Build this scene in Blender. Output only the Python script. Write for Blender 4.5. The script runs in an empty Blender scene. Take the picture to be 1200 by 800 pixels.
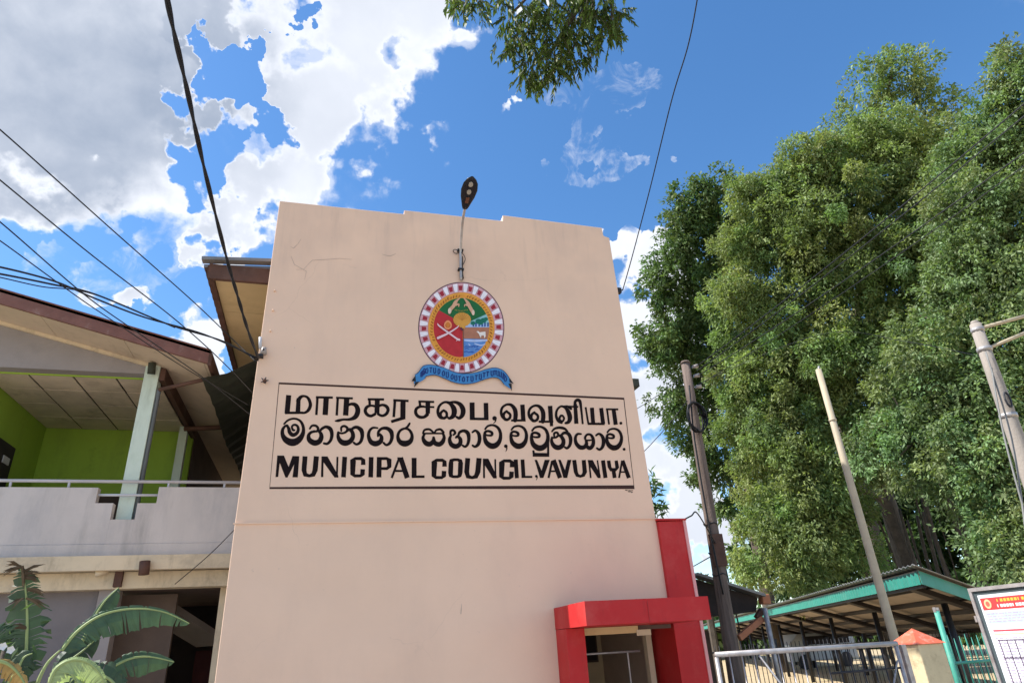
import bpy, bmesh, math, random
import numpy as np
from mathutils import Vector, Matrix, noise
random.seed(7); RNG=np.random.default_rng(7)
S=bpy.context.scene; COL=S.collection
rad=math.radians
# ------------------------------------------------------------------ camera
PITCH,ROLL,YAW,FPX=rad(25.284),rad(-3.443),rad(16.711),763.6
EYE=Vector((0,0,1.6))
fw=Vector((math.sin(YAW)*math.cos(PITCH),math.cos(YAW)*math.cos(PITCH),math.sin(PITCH)))
r0=Vector((math.cos(YAW),-math.sin(YAW),0)); u0=r0.cross(fw)
rt=r0*math.cos(ROLL)+u0*math.sin(ROLL); up=-r0*math.sin(ROLL)+u0*math.cos(ROLL)
cam=bpy.data.objects.new('camera',bpy.data.cameras.new('camera')); COL.objects.link(cam)
cam.matrix_world=Matrix(((rt.x,up.x,-fw.x,0),(rt.y,up.y,-fw.y,0),(rt.z,up.z,-fw.z,1.6),(0,0,0,1)))
cam.data.sensor_width=36; cam.data.lens=36*FPX/1200; cam.data.clip_end=3000; cam.data.clip_start=.05
S.camera=cam
def ray(a,b): return rt*(a-600)+up*(400-b)+fw*FPX
def atY(a,b,v): d=ray(a,b); return EYE+d*(v/d.y)
def atX(a,b,v): d=ray(a,b); return EYE+d*(v/d.x)
def atZ(a,b,v): d=ray(a,b); return EYE+d*((v-1.6)/d.z)
def atD(a,b,v): return EYE+ray(a,b).normalized()*v
# ------------------------------------------------------------------ light
SUN_EL=rad(50); A=rad(8)
sdir=Vector((-math.cos(A)*math.cos(SUN_EL),math.sin(A)*math.cos(SUN_EL),math.sin(SUN_EL)))
sun=bpy.data.objects.new('sun',bpy.data.lights.new('sun','SUN')); COL.objects.link(sun)
sun.data.energy=5.0; sun.data.angle=rad(.5); sun.data.color=(1,.955,.89)
sun.rotation_euler=sdir.to_track_quat('Z','Y').to_euler()
S.view_settings.view_transform='Standard'; S.view_settings.look='None'; S.view_settings.gamma=1
S.view_settings.exposure=.68
W=bpy.data.worlds.new('World'); S.world=W; W.use_nodes=True
nt=W.node_tree; nt.nodes.clear()
def N(nt,t,**k):
    n=nt.nodes.new(t)
    for a,b in k.items():
        if a in n.inputs: n.inputs[a].default_value=b
        else: setattr(n,a,b)
    return n
def math_(nt,op,a,b=None,c=None):
    n=nt.nodes.new('ShaderNodeMath'); n.operation=op
    for i,v in enumerate((a,b,c)):
        if v is None: continue
        if isinstance(v,(int,float)): n.inputs[i].default_value=v
        else: nt.links.new(v,n.inputs[i])
    return n.outputs[0]
def mrange(nt,v,a,b,c=0,d=1,smooth=True):
    n=nt.nodes.new('ShaderNodeMapRange'); n.interpolation_type='SMOOTHSTEP' if smooth else 'LINEAR'
    nt.links.new(v,n.inputs[0])
    for i,x in zip((1,2,3,4),(a,b,c,d)): n.inputs[i].default_value=x
    return n.outputs[0]
sky=N(nt,'ShaderNodeTexSky',sky_type='NISHITA',sun_disc=False,sun_elevation=SUN_EL,sun_rotation=math.atan2(sdir.x,sdir.y)%(2*math.pi),air_density=1.0,dust_density=.3,ozone_density=2.5)
hs=N(nt,'ShaderNodeHueSaturation',Saturation=1.22,Value=1.0); nt.links.new(sky.outputs[0],hs.inputs['Color'])
bg=N(nt,'ShaderNodeBackground',Strength=.15); nt.links.new(hs.outputs[0],bg.inputs[0])
tc=N(nt,'ShaderNodeTexCoord'); DIR=tc.outputs['Generated']
# billows: the cloud outlines are warped by turbulence at two sizes
def warp(src,scale,amt,det,off):
    mp=N(nt,'ShaderNodeMapping'); mp.inputs['Location'].default_value=off; nt.links.new(src,mp.inputs[0])
    n=N(nt,'ShaderNodeTexNoise',Scale=scale,Detail=det,Roughness=.5); nt.links.new(mp.outputs[0],n.inputs['Vector'])
    a=N(nt,'ShaderNodeVectorMath',operation='SUBTRACT'); nt.links.new(n.outputs['Color'],a.inputs[0]); a.inputs[1].default_value=(.5,.5,.5)
    b=N(nt,'ShaderNodeVectorMath',operation='SCALE'); nt.links.new(a.outputs[0],b.inputs[0]); b.inputs['Scale'].default_value=amt
    c=N(nt,'ShaderNodeVectorMath',operation='ADD'); nt.links.new(src,c.inputs[0]); nt.links.new(b.outputs[0],c.inputs[1]); return c.outputs[0]
WDIR=warp(DIR,12,.035,6,(1,9,2))
def blob_mask(blobs,src=None):
    out=None
    for (a,b,r) in blobs:
        v=ray(a,b).normalized()
        d=N(nt,'ShaderNodeVectorMath',operation='DOT_PRODUCT'); nt.links.new(src or WDIR,d.inputs[0]); d.inputs[1].default_value=v
        # angular radius of r pixels at that place
        sc=ray(a,b).length; t=math.atan(r*1.1/sc)
        m=mrange(nt,d.outputs['Value'],math.cos(t*1.65),math.cos(t*.35))
        out=m if out is None else math_(nt,'MAXIMUM',out,m)
    return out
def fbm(scale,detail,rough,off=(0,0,0),dist=0.0):
    mp=N(nt,'ShaderNodeMapping'); mp.inputs['Location'].default_value=off; nt.links.new(DIR,mp.inputs[0])
    n=N(nt,'ShaderNodeTexNoise',Scale=scale,Detail=detail,Roughness=rough,Distortion=dist); nt.links.new(mp.outputs[0],n.inputs['Vector'])
    return n.outputs['Fac']
white=[(60,60,170),(110,175,80),(70,130,110),(150,80,70),(185,30,60),(120,150,110),(50,210,90),(140,225,55),(-80,120,150),(232,0,42),
 (368,40,72),(400,110,75),(370,170,58),(300,215,50),(440,150,50),(360,110,60),(375,215,60),(420,190,50),(385,235,40),(470,60,55),(530,30,50),(420,30,80),(552,52,26),(490,25,46),(330,80,16),(450,130,38),
 (742,335,38),(752,385,44),(772,460,52),(795,540,46),(800,580,32),(775,590,40),(728,305,16),(755,520,40),(820,600,30),
 (190,370,32),(150,350,24),(240,385,26),(110,335,20),(270,360,20)]
grey=[(70,90,190),(30,150,140),(150,60,120),(185,120,75),(110,190,80),(-60,100,150)]
lav=[(430,40,110),(400,130,80),(345,110,50),(780,480,60),(800,600,50)]
wisp=[(707,176,13),(737,130,10),(700,155,9),(175,285,20),(830,560,60),(835,640,50),(105,265,16)]
gaps=[(285,60,14),(272,100,24),(268,140,28),(245,195,34),(140,310,42),(60,320,60),(210,320,40),(0,330,50),(460,230,60),(510,160,55),(560,150,70),(620,110,60),(640,210,80),(600,40,45),(500,240,40),(700,210,60),(680,60,60)]
WD2=warp(DIR,16,.03,6,(8,3,5))
m=blob_mask(white); m=math_(nt,'SUBTRACT',m,math_(nt,'MULTIPLY',blob_mask(gaps,WD2),.95)); n1=fbm(13,10,.58,(3.1,1.7,.4),.2); n2=fbm(3.2,6,.55,(7.7,2.1,5.0))
e=math_(nt,'ADD',math_(nt,'MULTIPLY',m,1.25),math_(nt,'MULTIPLY',math_(nt,'SUBTRACT',n1,.5),1.6))
dens=mrange(nt,e,.34,.86)
n4=fbm(16,9,.6,(6.1,2.7,3.4),.8)   # thin torn vapour round the solid cloud
soft=math_(nt,'MULTIPLY',mrange(nt,math_(nt,'ADD',m,math_(nt,'MULTIPLY',math_(nt,'SUBTRACT',n4,.5),2.4)),.0,.9),mrange(nt,m,0,.30,0,.6))
dens=math_(nt,'MAXIMUM',dens,soft)
mw=blob_mask(wisp)
wn=fbm(14,10,.65,(1.3,9.7,2.4),1.2)
wd=math_(nt,'MULTIPLY',mw,mrange(nt,wn,.45,.75,0,.5)); dens=math_(nt,'MAXIMUM',dens,wd)
# the rest of the sky: scattered cumulus like those in view
dv=N(nt,'ShaderNodeVectorMath',operation='DOT_PRODUCT'); nt.links.new(DIR,dv.inputs[0]); dv.inputs[1].default_value=fw
outm=mrange(nt,dv.outputs['Value'],math.cos(rad(40)),math.cos(rad(60)))
oe=math_(nt,'ADD',n2,math_(nt,'MULTIPLY',math_(nt,'SUBTRACT',n1,.5),.55))
od=math_(nt,'MULTIPLY',mrange(nt,oe,.52,.60),outm); dens=math_(nt,'MAXIMUM',dens,od)
g=math_(nt,'MAXIMUM',blob_mask(grey),math_(nt,'MULTIPLY',blob_mask(lav),.32))
n3=fbm(5,3,.5,(2.2,8.8,1.0))
gs=math_(nt,'MULTIPLY',mrange(nt,math_(nt,'ADD',math_(nt,'ADD',math_(nt,'MULTIPLY',e,.35),math_(nt,'MULTIPLY',m,.75)),math_(nt,'MULTIPLY',math_(nt,'SUBTRACT',n3,.5),1.1)),.55,1.5),math_(nt,'ADD',math_(nt,'MULTIPLY',g,.9),.10))
ramp=N(nt,'ShaderNodeMix',data_type='RGBA'); nt.links.new(gs,ramp.inputs[0])
ramp.inputs[6].default_value=(.80,.83,.90,1); ramp.inputs[7].default_value=(.30,.36,.47,1)
cb=N(nt,'ShaderNodeBackground',Strength=.80); nt.links.new(ramp.outputs[2],cb.inputs[0])
mx=N(nt,'ShaderNodeMixShader'); nt.links.new(dens,mx.inputs[0]); nt.links.new(bg.outputs[0],mx.inputs[1]); nt.links.new(cb.outputs[0],mx.inputs[2])
wo=N(nt,'ShaderNodeOutputWorld'); nt.links.new(mx.outputs[0],wo.inputs[0])
# ------------------------------------------------------------------ materials
MATS={}
def mat(name,col,rough=.7,var=.12,scale=3.0,bump=.15,bscale=40,metal=0,spec=.3,dirt=None,dscale=1.5,damt=.3,stretch=None,trans=0,attr=False):
    if name in MATS: return MATS[name]
    m=bpy.data.materials.new(name); m.use_nodes=True; t=m.node_tree; t.nodes.clear()
    o=N(t,'ShaderNodeOutputMaterial'); p=N(t,'ShaderNodeBsdfPrincipled',Roughness=rough,Metallic=metal)
    p.inputs['Specular IOR Level'].default_value=spec
    g=N(t,'ShaderNodeNewGeometry'); pos=g.outputs['Position']
    if stretch:
        mp=N(t,'ShaderNodeMapping'); mp.inputs['Scale'].default_value=stretch; t.links.new(pos,mp.inputs[0]); pos=mp.outputs[0]
    n=N(t,'ShaderNodeTexNoise',Scale=scale,Detail=6,Roughness=.6); t.links.new(pos,n.inputs['Vector'])
    f=mrange(t,n.outputs['Fac'],.3,.7,1-var,1+var,False)
    c=N(t,'ShaderNodeMix',data_type='RGBA',blend_type='MULTIPLY'); c.inputs[0].default_value=1
    cc=N(t,'ShaderNodeCombineColor')
    for i in range(3): t.links.new(f,cc.inputs[i])
    c.inputs[6].default_value=(*col,1); t.links.new(cc.outputs[0],c.inputs[7]); out=c.outputs[2]
    if attr:
        a=N(t,'ShaderNodeAttribute',attribute_name='tone'); c2=N(t,'ShaderNodeMix',data_type='RGBA',blend_type='MULTIPLY'); c2.inputs[0].default_value=1
        t.links.new(out,c2.inputs[6]); t.links.new(a.outputs['Color'],c2.inputs[7]); out=c2.outputs[2]
    if dirt:
        n2=N(t,'ShaderNodeTexNoise',Scale=dscale,Detail=9,Roughness=.7); t.links.new(pos,n2.inputs['Vector'])
        d=mrange(t,n2.outputs['Fac'],.5,.72,0,damt); c3=N(t,'ShaderNodeMix',data_type='RGBA'); t.links.new(d,c3.inputs[0])
        t.links.new(out,c3.inputs[6]); c3.inputs[7].default_value=(*dirt,1); out=c3.outputs[2]
    t.links.new(out,p.inputs['Base Color'])
    if bump:
        n3=N(t,'ShaderNodeTexNoise',Scale=bscale,Detail=4); t.links.new(g.outputs['Position'],n3.inputs['Vector'])
        b=N(t,'ShaderNodeBump',Strength=bump,Distance=.01); t.links.new(n3.outputs['Fac'],b.inputs['Height']); t.links.new(b.outputs[0],p.inputs['Normal'])
    sh=p.outputs[0]
    if trans:
        tr=N(t,'ShaderNodeBsdfTranslucent'); 
        c4=N(t,'ShaderNodeMix',data_type='RGBA',blend_type='MULTIPLY'); c4.inputs[0].default_value=1; t.links.new(out,c4.inputs[6]); c4.inputs[7].default_value=(1.3,1.4,.7,1)
        t.links.new(c4.outputs[2],tr.inputs[0]); ms=N(t,'ShaderNodeMixShader'); ms.inputs[0].default_value=trans
        t.links.new(sh,ms.inputs[1]); t.links.new(tr.outputs[0],ms.inputs[2]); sh=ms.outputs[0]
    t.links.new(sh,o.inputs[0]); MATS[name]=m; return m
def wall_paint():
    # hand-painted peach plaster: mottling, rain streaks, stains and hairline cracks
    m=mat('peach_plaster',(.80,.56,.405),rough=.8,var=.035,scale=.8,bump=.12,bscale=25)
    t=m.node_tree; p=[n for n in t.nodes if n.type=='BSDF_PRINCIPLED'][0]; src=p.inputs['Base Color'].links[0].from_socket
    g=N(t,'ShaderNodeNewGeometry')
    def layer(src,scale,stretch,lo,hi,amt,col,detail=8,zr=None):
        mp=N(t,'ShaderNodeMapping'); mp.inputs['Scale'].default_value=stretch; t.links.new(g.outputs['Position'],mp.inputs[0])
        n=N(t,'ShaderNodeTexNoise',Scale=scale,Detail=detail,Roughness=.65); t.links.new(mp.outputs[0],n.inputs['Vector'])
        d=mrange(t,n.outputs['Fac'],lo,hi,0,amt)
        if zr:
            s=N(t,'ShaderNodeSeparateXYZ'); t.links.new(g.outputs['Position'],s.inputs[0]); d=math_(t,'MULTIPLY',d,mrange(t,s.outputs[2],zr[0],zr[1]))
        c=N(t,'ShaderNodeMix',data_type='RGBA'); t.links.new(d,c.inputs[0]); t.links.new(src,c.inputs[6]); c.inputs[7].default_value=(*col,1); return c.outputs[2]
    s=layer(src,1.3,(1,1,.35),.45,.75,.25,(.62,.44,.335))
    s=layer(s,5,(1,1,.12),.48,.75,.38,(.46,.34,.27),zr=(5.5,8.1))
    s=layer(s,.9,(1,1,1),.3,.6,.30,(.54,.39,.31),3,zr=(4.5,8.2))
    s=layer(s,14,(1,1,1),.66,.75,.35,(.38,.29,.24),4)
    t.links.new(s,p.inputs['Base Color'])
    v=N(t,'ShaderNodeTexVoronoi',feature='DISTANCE_TO_EDGE',Scale=.42)
    nn=N(t,'ShaderNodeTexNoise',Scale=3,Detail=6); t.links.new(g.outputs['Position'],nn.inputs['Vector'])
    ad=N(t,'ShaderNodeMix',data_type='RGBA'); ad.inputs[0].default_value=.18; t.links.new(g.outputs['Position'],ad.inputs[6]); t.links.new(nn.outputs['Color'],ad.inputs[7]); t.links.new(ad.outputs[2],v.inputs['Vector'])
    cr=mrange(t,v.outputs['Distance'],.0,.002,.14,0); 
    n5=N(t,'ShaderNodeTexNoise',Scale=.7,Detail=2); t.links.new(g.outputs['Position'],n5.inputs['Vector']); cr=math_(t,'MULTIPLY',cr,mrange(t,n5.outputs['Fac'],.52,.6))
    c=N(t,'ShaderNodeMix',data_type='RGBA'); t.links.new(cr,c.inputs[0]); t.links.new(s,c.inputs[6]); c.inputs[7].default_value=(.22,.15,.12,1); t.links.new(c.outputs[2],p.inputs['Base Color'])
    # trowelled unevenness of the plaster
    b0=[n for n in t.nodes if n.type=='BUMP'][0]; n6=N(t,'ShaderNodeTexNoise',Scale=1.6,Detail=3); t.links.new(g.outputs['Position'],n6.inputs['Vector'])
    b=N(t,'ShaderNodeBump',Strength=.35,Distance=.05); t.links.new(n6.outputs['Fac'],b.inputs['Height']); t.links.new(b0.outputs[0],b.inputs['Normal']); t.links.new(b.outputs[0],p.inputs['Normal'])
    return m
M_wall=wall_paint()
M_black=mat('black_lettering_paint',(.011,.006,.006),.7,.2,8,.05,spec=.1)
M_brownline=mat('dark_brown_line_paint',(.045,.016,.01),.6,.2,8,0)
M_red=mat('red_paint',(.47,.019,.021),.5,.08,2,.12,20,spec=.25,dirt=(.36,.03,.03),damt=.5,dscale=2)
def weather(m,col,scale,lo,hi,amt,stretch=(1,1,1),det=9):
    t=m.node_tree; p=[n for n in t.nodes if n.type=='BSDF_PRINCIPLED'][0]; src=p.inputs['Base Color'].links[0].from_socket
    g=N(t,'ShaderNodeNewGeometry'); mp=N(t,'ShaderNodeMapping'); mp.inputs['Scale'].default_value=stretch; t.links.new(g.outputs['Position'],mp.inputs[0])
    n=N(t,'ShaderNodeTexNoise',Scale=scale,Detail=det,Roughness=.7); t.links.new(mp.outputs[0],n.inputs['Vector'])
    c=N(t,'ShaderNodeMix',data_type='RGBA'); t.links.new(mrange(t,n.outputs['Fac'],lo,hi,0,amt),c.inputs[0]); t.links.new(src,c.inputs[6]); c.inputs[7].default_value=(*col,1); t.links.new(c.outputs[2],p.inputs['Base Color'])
weather(M_red,(.56,.10,.085),1.6,.45,.75,.5); weather(M_red,(.24,.02,.02),7,.55,.8,.5,(1,1,.25)); weather(M_red,(.60,.30,.26),30,.66,.8,.5)
M_redtrim=mat('pale_red_trim',(.72,.34,.32),.6,.08)
M_cream=mat('cream_paint',(.60,.50,.36),.7,.08,dirt=(.36,.28,.2))
M_ceil=mat('stained_ceiling_board',(.66,.55,.42),.8,.15,2,dirt=(.22,.17,.12),damt=.6)
M_yel=mat('yellow_soffit_board',(.62,.46,.24),.75,.07,2,dirt=(.40,.27,.13),damt=.4)
M_brown=mat('dark_brown_board',(.10,.05,.035),.75,.25,4,dirt=(.16,.11,.09),damt=.6)
M_fascia=mat('red_brown_fascia',(.19,.085,.065),.7,.2,4,dirt=(.24,.17,.14),damt=.5)
M_pale=mat('pale_violet_wall',(.57,.515,.475),.8,.06,2,dirt=(.33,.32,.33),damt=.4,stretch=(1,1,.3))
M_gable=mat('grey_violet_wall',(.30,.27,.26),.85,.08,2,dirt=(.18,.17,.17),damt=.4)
M_slab=mat('slab_edge_cream',(.66,.54,.37),.8,.08,2,dirt=(.3,.25,.19),damt=.5)
M_green=mat('lime_green_wall',(.32,.50,.06),.75,.1,1.5,dirt=(.12,.2,.03),damt=.5)
M_col=mat('pale_green_column',(.60,.70,.60),.65,.08,3,dirt=(.3,.4,.28),damt=.4)
M_pipe=mat('grey_plastic_pipe',(.12,.14,.15),.5,.1)
weather(M_pale,(.27,.25,.23),2.6,.5,.75,.55,(1,1,.16)); weather(M_pale,(.40,.37,.34),1.0,.45,.7,.4)
weather(M_green,(.16,.24,.05),2.2,.5,.8,.5,(1,1,.3)); weather(M_col,(.30,.36,.27),4,.5,.75,.5,(1,1,.2)); weather(M_slab,(.24,.19,.13),3.5,.5,.75,.6,(1,1,.35)); weather(M_fascia,(.34,.24,.20),6,.55,.75,.6)
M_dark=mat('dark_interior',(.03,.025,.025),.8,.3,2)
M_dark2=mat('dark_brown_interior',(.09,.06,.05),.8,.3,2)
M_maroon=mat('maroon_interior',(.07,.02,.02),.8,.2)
M_steel=mat('weathered_steel_tube',(.42,.40,.39),.45,.2,10,metal=.5,dirt=(.25,.14,.09),damt=.5,dscale=8)
M_rail=mat('white_rail',(.55,.55,.57),.5,.1)
M_iron=mat('black_iron',(.03,.03,.035),.5,.3,metal=.3)
M_fence=mat('green_fence_paint',(.07,.33,.25),.5,.15,6,dirt=(.2,.3,.25),damt=.5,dscale=6)
M_shedg=mat('green_corrugated_fascia',(.03,.24,.185),.5,.12,5,dirt=(.1,.25,.2),damt=.4)
M_sheet=mat('shed_roof_underside',(.36,.29,.24),.6,.15,3,metal=.15,dirt=(.16,.11,.08),damt=.5)
M_purlin=mat('dark_purlin_paint',(.022,.014,.014),.6,.3)
M_galv=mat('roof_sheet_top',(.22,.21,.2),.5,.2,3,metal=.3,dirt=(.18,.11,.08))
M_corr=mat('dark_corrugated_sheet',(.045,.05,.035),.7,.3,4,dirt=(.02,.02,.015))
M_wood=mat('weathered_pole_wood',(.16,.12,.10),.9,.35,6,.8,30,stretch=(3,3,.25),dirt=(.07,.05,.04),dscale=8,damt=.8)
M_concp=mat('pole_concrete',(.30,.265,.23),.85,.15,6,.5,30,stretch=(2,2,.4),dirt=(.22,.19,.16),dscale=6,damt=.6)
M_creamp=mat('cream_pole_paint',(.42,.355,.25),.6,.12,5,dirt=(.3,.25,.2),dscale=6)
M_gp=mat('yellowed_pillar_plaster',(.60,.50,.31),.85,.1,4,.5,30,dirt=(.32,.24,.15),dscale=5,damt=.8)
M_cap=mat('orange_red_cap_paint',(.62,.13,.07),.7,.12,6,.3,dirt=(.72,.42,.35),dscale=14,damt=.6)
M_rust=mat('faded_orange_board',(.42,.17,.09),.8,.2,6,dirt=(.25,.15,.1),damt=.6)
M_wire=mat('black_cable',(.012,.012,.014),.5,.1,bump=0)
M_wirel=mat('pale_weathered_wire',(.20,.20,.19),.6,.1,bump=0)
M_head=mat('black_lamp_housing',(.012,.013,.018),.35,.1,bump=0)
M_lens=mat('lamp_lens',(.34,.32,.28),.2,.05,bump=0)
M_ceramic=mat('insulator_ceramic',(.35,.30,.27),.35,.2)
M_ground=mat('sandy_ground',(.46,.36,.22),.95,.15,.5,.6,12,dirt=(.25,.28,.10),dscale=.25,damt=.5)
M_asph=mat('forecourt_concrete',(.36,.32,.28),.9,.12,1,.4,30,dirt=(.2,.17,.15),dscale=1.5,damt=.5)
M_leafA=mat('broad_leaf_dark',(.10,.165,.06),.55,.25,1.0,0,trans=.28,attr=True,spec=.3)
M_leafB=mat('narrow_leaf_light',(.175,.25,.10),.65,.25,.8,0,trans=.36,attr=True,spec=.5)
M_leafC=mat('leaf_mid_green',(.15,.22,.09),.6,.25,.8,0,trans=.32,attr=True,spec=.5)
M_leafD=mat('feathery_leaf_olive',(.085,.135,.03),.5,.2,2,0,trans=.3,attr=True)
M_bark=mat('tree_bark',(.10,.08,.062),.95,.3,4,.8,25,dirt=(.06,.05,.04),dscale=5,damt=.6)
M_ban=mat('banana_leaf_green',(.055,.105,.05),.55,.25,6,.1,30,trans=.15,attr=True,spec=.5)
M_banl=mat('banana_leaf_pale_sunlit',(.34,.42,.22),.45,.15,6,.1,30,trans=.35,attr=True)  # paler copy of the leaf green, sun shining through put into the colour
M_rib=mat('banana_rib',(.30,.36,.14),.5,.1)
M_dry=mat('dry_brown_leaf',(.10,.065,.035),.9,.3,8,attr=True)
M_dryy=mat('dry_yellow_leaf',(.42,.27,.09),.8,.3,8,attr=True)
M_stem=mat('banana_stem',(.20,.20,.08),.7,.3,6)
def paint(n,c): return mat('paint_'+n,c,.6,.1,12,.0)
# ------------------------------------------------------------------ object helpers
def setp(o,label=None,cat=None,group=None,kind=None):
    if label: o['label']=label
    if cat: o['category']=cat
    if group: o['group']=group
    if kind: o['kind']=kind
    return o
def wloc(o):
    v=Vector((0,0,0))
    while o is not None: v+=o.location; o=o.parent
    return v
def thing(name,label,cat,loc=(0,0,0),group=None):
    o=bpy.data.objects.new(name,None); COL.objects.link(o); o.location=loc; o.empty_display_size=.2
    return setp(o,label,cat,group)
class MB:
    def __init__(s): s.v=[]; s.f=[]; s.mi=[]; s.cur=0
    def add(s,vs,fs):
        b=len(s.v); s.v+= [tuple(x) for x in vs]; s.f+=[tuple(b+i for i in f) for f in fs]; s.mi+=[s.cur]*len(fs); return s
    def box(s,x0,x1,y0,y1,z0,z1):
        v=[(x,y,z) for x in(x0,x1) for y in(y0,y1) for z in(z0,z1)]
        return s.add(v,[(0,1,3,2),(4,6,7,5),(0,4,5,1),(2,3,7,6),(0,2,6,4),(1,5,7,3)])
    def hexa(s,v): # 8 points: bottom 4 ccw, top 4
        return s.add(v,[(3,2,1,0),(4,5,6,7),(0,1,5,4),(1,2,6,5),(2,3,7,6),(3,0,4,7)])
    def beam(s,a,b,w,h,upv=(0,0,1)):
        a=Vector(a);b=Vector(b);d=(b-a).normalized();u=Vector(upv);x=d.cross(u)
        if x.length<1e-4: x=d.cross(Vector((1,0,0)))
        x.normalize(); y=x.cross(d).normalized(); x*=w/2; y*=h/2
        return s.hexa([a-x-y,a+x-y,b+x-y,b-x-y,a-x+y,a+x+y,b+x+y,b-x+y])
    def tube(s,pts,r,n=8,caps=True):
        pts=[Vector(p) for p in pts]; rs=r if isinstance(r,(list,tuple)) else [r]*len(pts)
        b=len(s.v); X=None
        for i,p in enumerate(pts):
            d=(pts[min(i+1,len(pts)-1)]-pts[max(i-1,0)]).normalized()
            if X is None: X=d.cross(Vector((0,0,1)) if abs(d.z)<.9 else Vector((1,0,0))).normalized()
            else: X=(X-d*X.dot(d)).normalized()
            Y=d.cross(X)
            for k in range(n):
                a=2*math.pi*k/n; s.v.append(tuple(p+X*math.cos(a)*rs[i]+Y*math.sin(a)*rs[i]))
        for i in range(len(pts)-1):
            for k in range(n):
                k2=(k+1)%n; s.f.append((b+i*n+k,b+i*n+k2,b+(i+1)*n+k2,b+(i+1)*n+k)); s.mi.append(s.cur)
        if caps:
            s.f.append(tuple(b+k for k in range(n))[::-1]); s.f.append(tuple(b+(len(pts)-1)*n+k for k in range(n))); s.mi+=[s.cur]*2
        return s
    def prism(s,prof,axis,a,b):
        # prof: 2D polygon, extruded along axis ('Y': prof=(x,z); 'X': prof=(y,z))
        n=len(prof)
        P=(lambda p,t:(p[0],t,p[1])) if axis=='Y' else (lambda p,t:(t,p[0],p[1]))
        return s.add([P(p,a) for p in prof]+[P(p,b) for p in prof],[tuple(range(n)),tuple(range(n,2*n))[::-1]]+[((i+1)%n,i,n+i,n+(i+1)%n) for i in range(n)])
    def build(s,name,m,parent=None,label=None,cat=None,group=None,kind=None,smooth=False,bevel=0):
        me=bpy.data.meshes.new(name); o=bpy.data.objects.new(name,me); COL.objects.link(o)
        off=Vector((0,0,0))
        if parent is not None: o.parent=parent; off=wloc(parent)
        elif s.v:
            a=np.array(s.v); off=Vector(((a[:,0].min()+a[:,0].max())/2,(a[:,1].min()+a[:,1].max())/2,a[:,2].min())); o.location=off
        me.from_pydata([(x-off.x,y-off.y,z-off.z) for x,y,z in s.v],[],s.f)
        ms=m if isinstance(m,(list,tuple)) else [m]
        for k in ms: me.materials.append(k)
        if len(ms)>1: me.polygons.foreach_set('material_index',s.mi)
        if smooth: me.polygons.foreach_set('use_smooth',[True]*len(me.polygons))
        bm=bmesh.new(); bm.from_mesh(me); bmesh.ops.recalc_face_normals(bm,faces=bm.faces); bm.to_mesh(me); bm.free()
        me.update()
        if bevel:
            md=o.modifiers.new('bevel','BEVEL'); md.width=bevel; md.segments=2; md.limit_method='ANGLE'; md.angle_limit=rad(40)
        return setp(o,label,cat,group,kind)
def box(name,b,m,parent=None,bevel=0,**k): return MB().box(*b).build(name,m,parent,bevel=bevel,**k)
def tube(name,pts,r,m,parent=None,n=8,**k): return MB().tube(pts,r,n).build(name,m,parent,smooth=True,**k)
# ------------------------------------------------------------------ ground
def sheet(name,x0,x1,y0,y1,z,m,nx=2,ny=2,**k):
    b=MB(); b.v=[(x0+(x1-x0)*i/nx,y0+(y1-y0)*j/ny,z) for j in range(ny+1) for i in range(nx+1)]
    b.f=[(j*(nx+1)+i,j*(nx+1)+i+1,(j+1)*(nx+1)+i+1,(j+1)*(nx+1)+i) for j in range(ny) for i in range(nx)]; b.mi=[0]*len(b.f)
    return b.build(name,m,None,**k)
sheet('ground',-900,900,-900,900,0,M_ground,8,8,kind='structure')
sheet('forecourt',-14,9,-14,10.9,.004,M_asph,2,2,kind='structure')
# ------------------------------------------------------------------ municipal council block
FW=thing('office_block','peach painted council block with stepped parapet, emblem and trilingual name painted on its front','building',(1.7,8.5,0))
prof=[(-1.03,0),(-1.02,3.14),(-.955,7.88),(.90,7.90),(.905,7.975),(2.515,7.99),(2.525,8.105),(4.29,8.09),(4.305,7.925),(4.405,7.90),(4.51,3.16),(4.53,1.93),(2.98,1.93),(2.98,0)]
b=MB().prism(prof,'Y',8.5,8.78)
b.build('front_wall',M_wall,FW,bevel=.008)
MB().prism([(-1.038,3.128),(4.53,3.158),(4.53,3.176),(-1.038,3.146)],'Y',8.482,8.499).build('string_course',M_wall,FW,label='thin raised plaster line across the front wall')
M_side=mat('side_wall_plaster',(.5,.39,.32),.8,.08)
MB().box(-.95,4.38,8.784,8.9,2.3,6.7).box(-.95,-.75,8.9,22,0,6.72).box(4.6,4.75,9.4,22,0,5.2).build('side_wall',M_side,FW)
# left eave of the roof behind the front wall: soffit boards
ev=MB().box(-1.83,-.6,8.80,8.86,6.62,6.86); ev.build('front_fascia',M_brown,FW)
MB().box(-1.86,-1.78,8.865,22,6.70,6.87).build('eave_fascia',M_brown,FW)
y=8.865; k=0
while y<21:
    MB().box(-1.775,-.78,y+.006,y+1.194,6.752,6.772).build('soffit_panel',M_yel,FW); y+=1.2
MB().box(-1.775,-.78,8.865,21.5,6.776,6.80).build('soffit_backing',M_dark,FW)
cr=MB(); n=60
for i in range(n):
    y0=8.72+i*.22
    cr.beam((-1.93,y0+.06,6.90),(4.3,y0+.06,8.0 if False else 7.35),.12,.05)
cr.build('roof_sheet',M_galv,FW)
MB().box(-1.9,4.3,8.9,21.8,6.81,6.85).build('roof_deck',M_brown,FW)
# small eave and bracket on the right side
MB().box(4.40,4.72,8.785,9.5,5.29,5.42).build('side_canopy',M_corr,FW)
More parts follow.
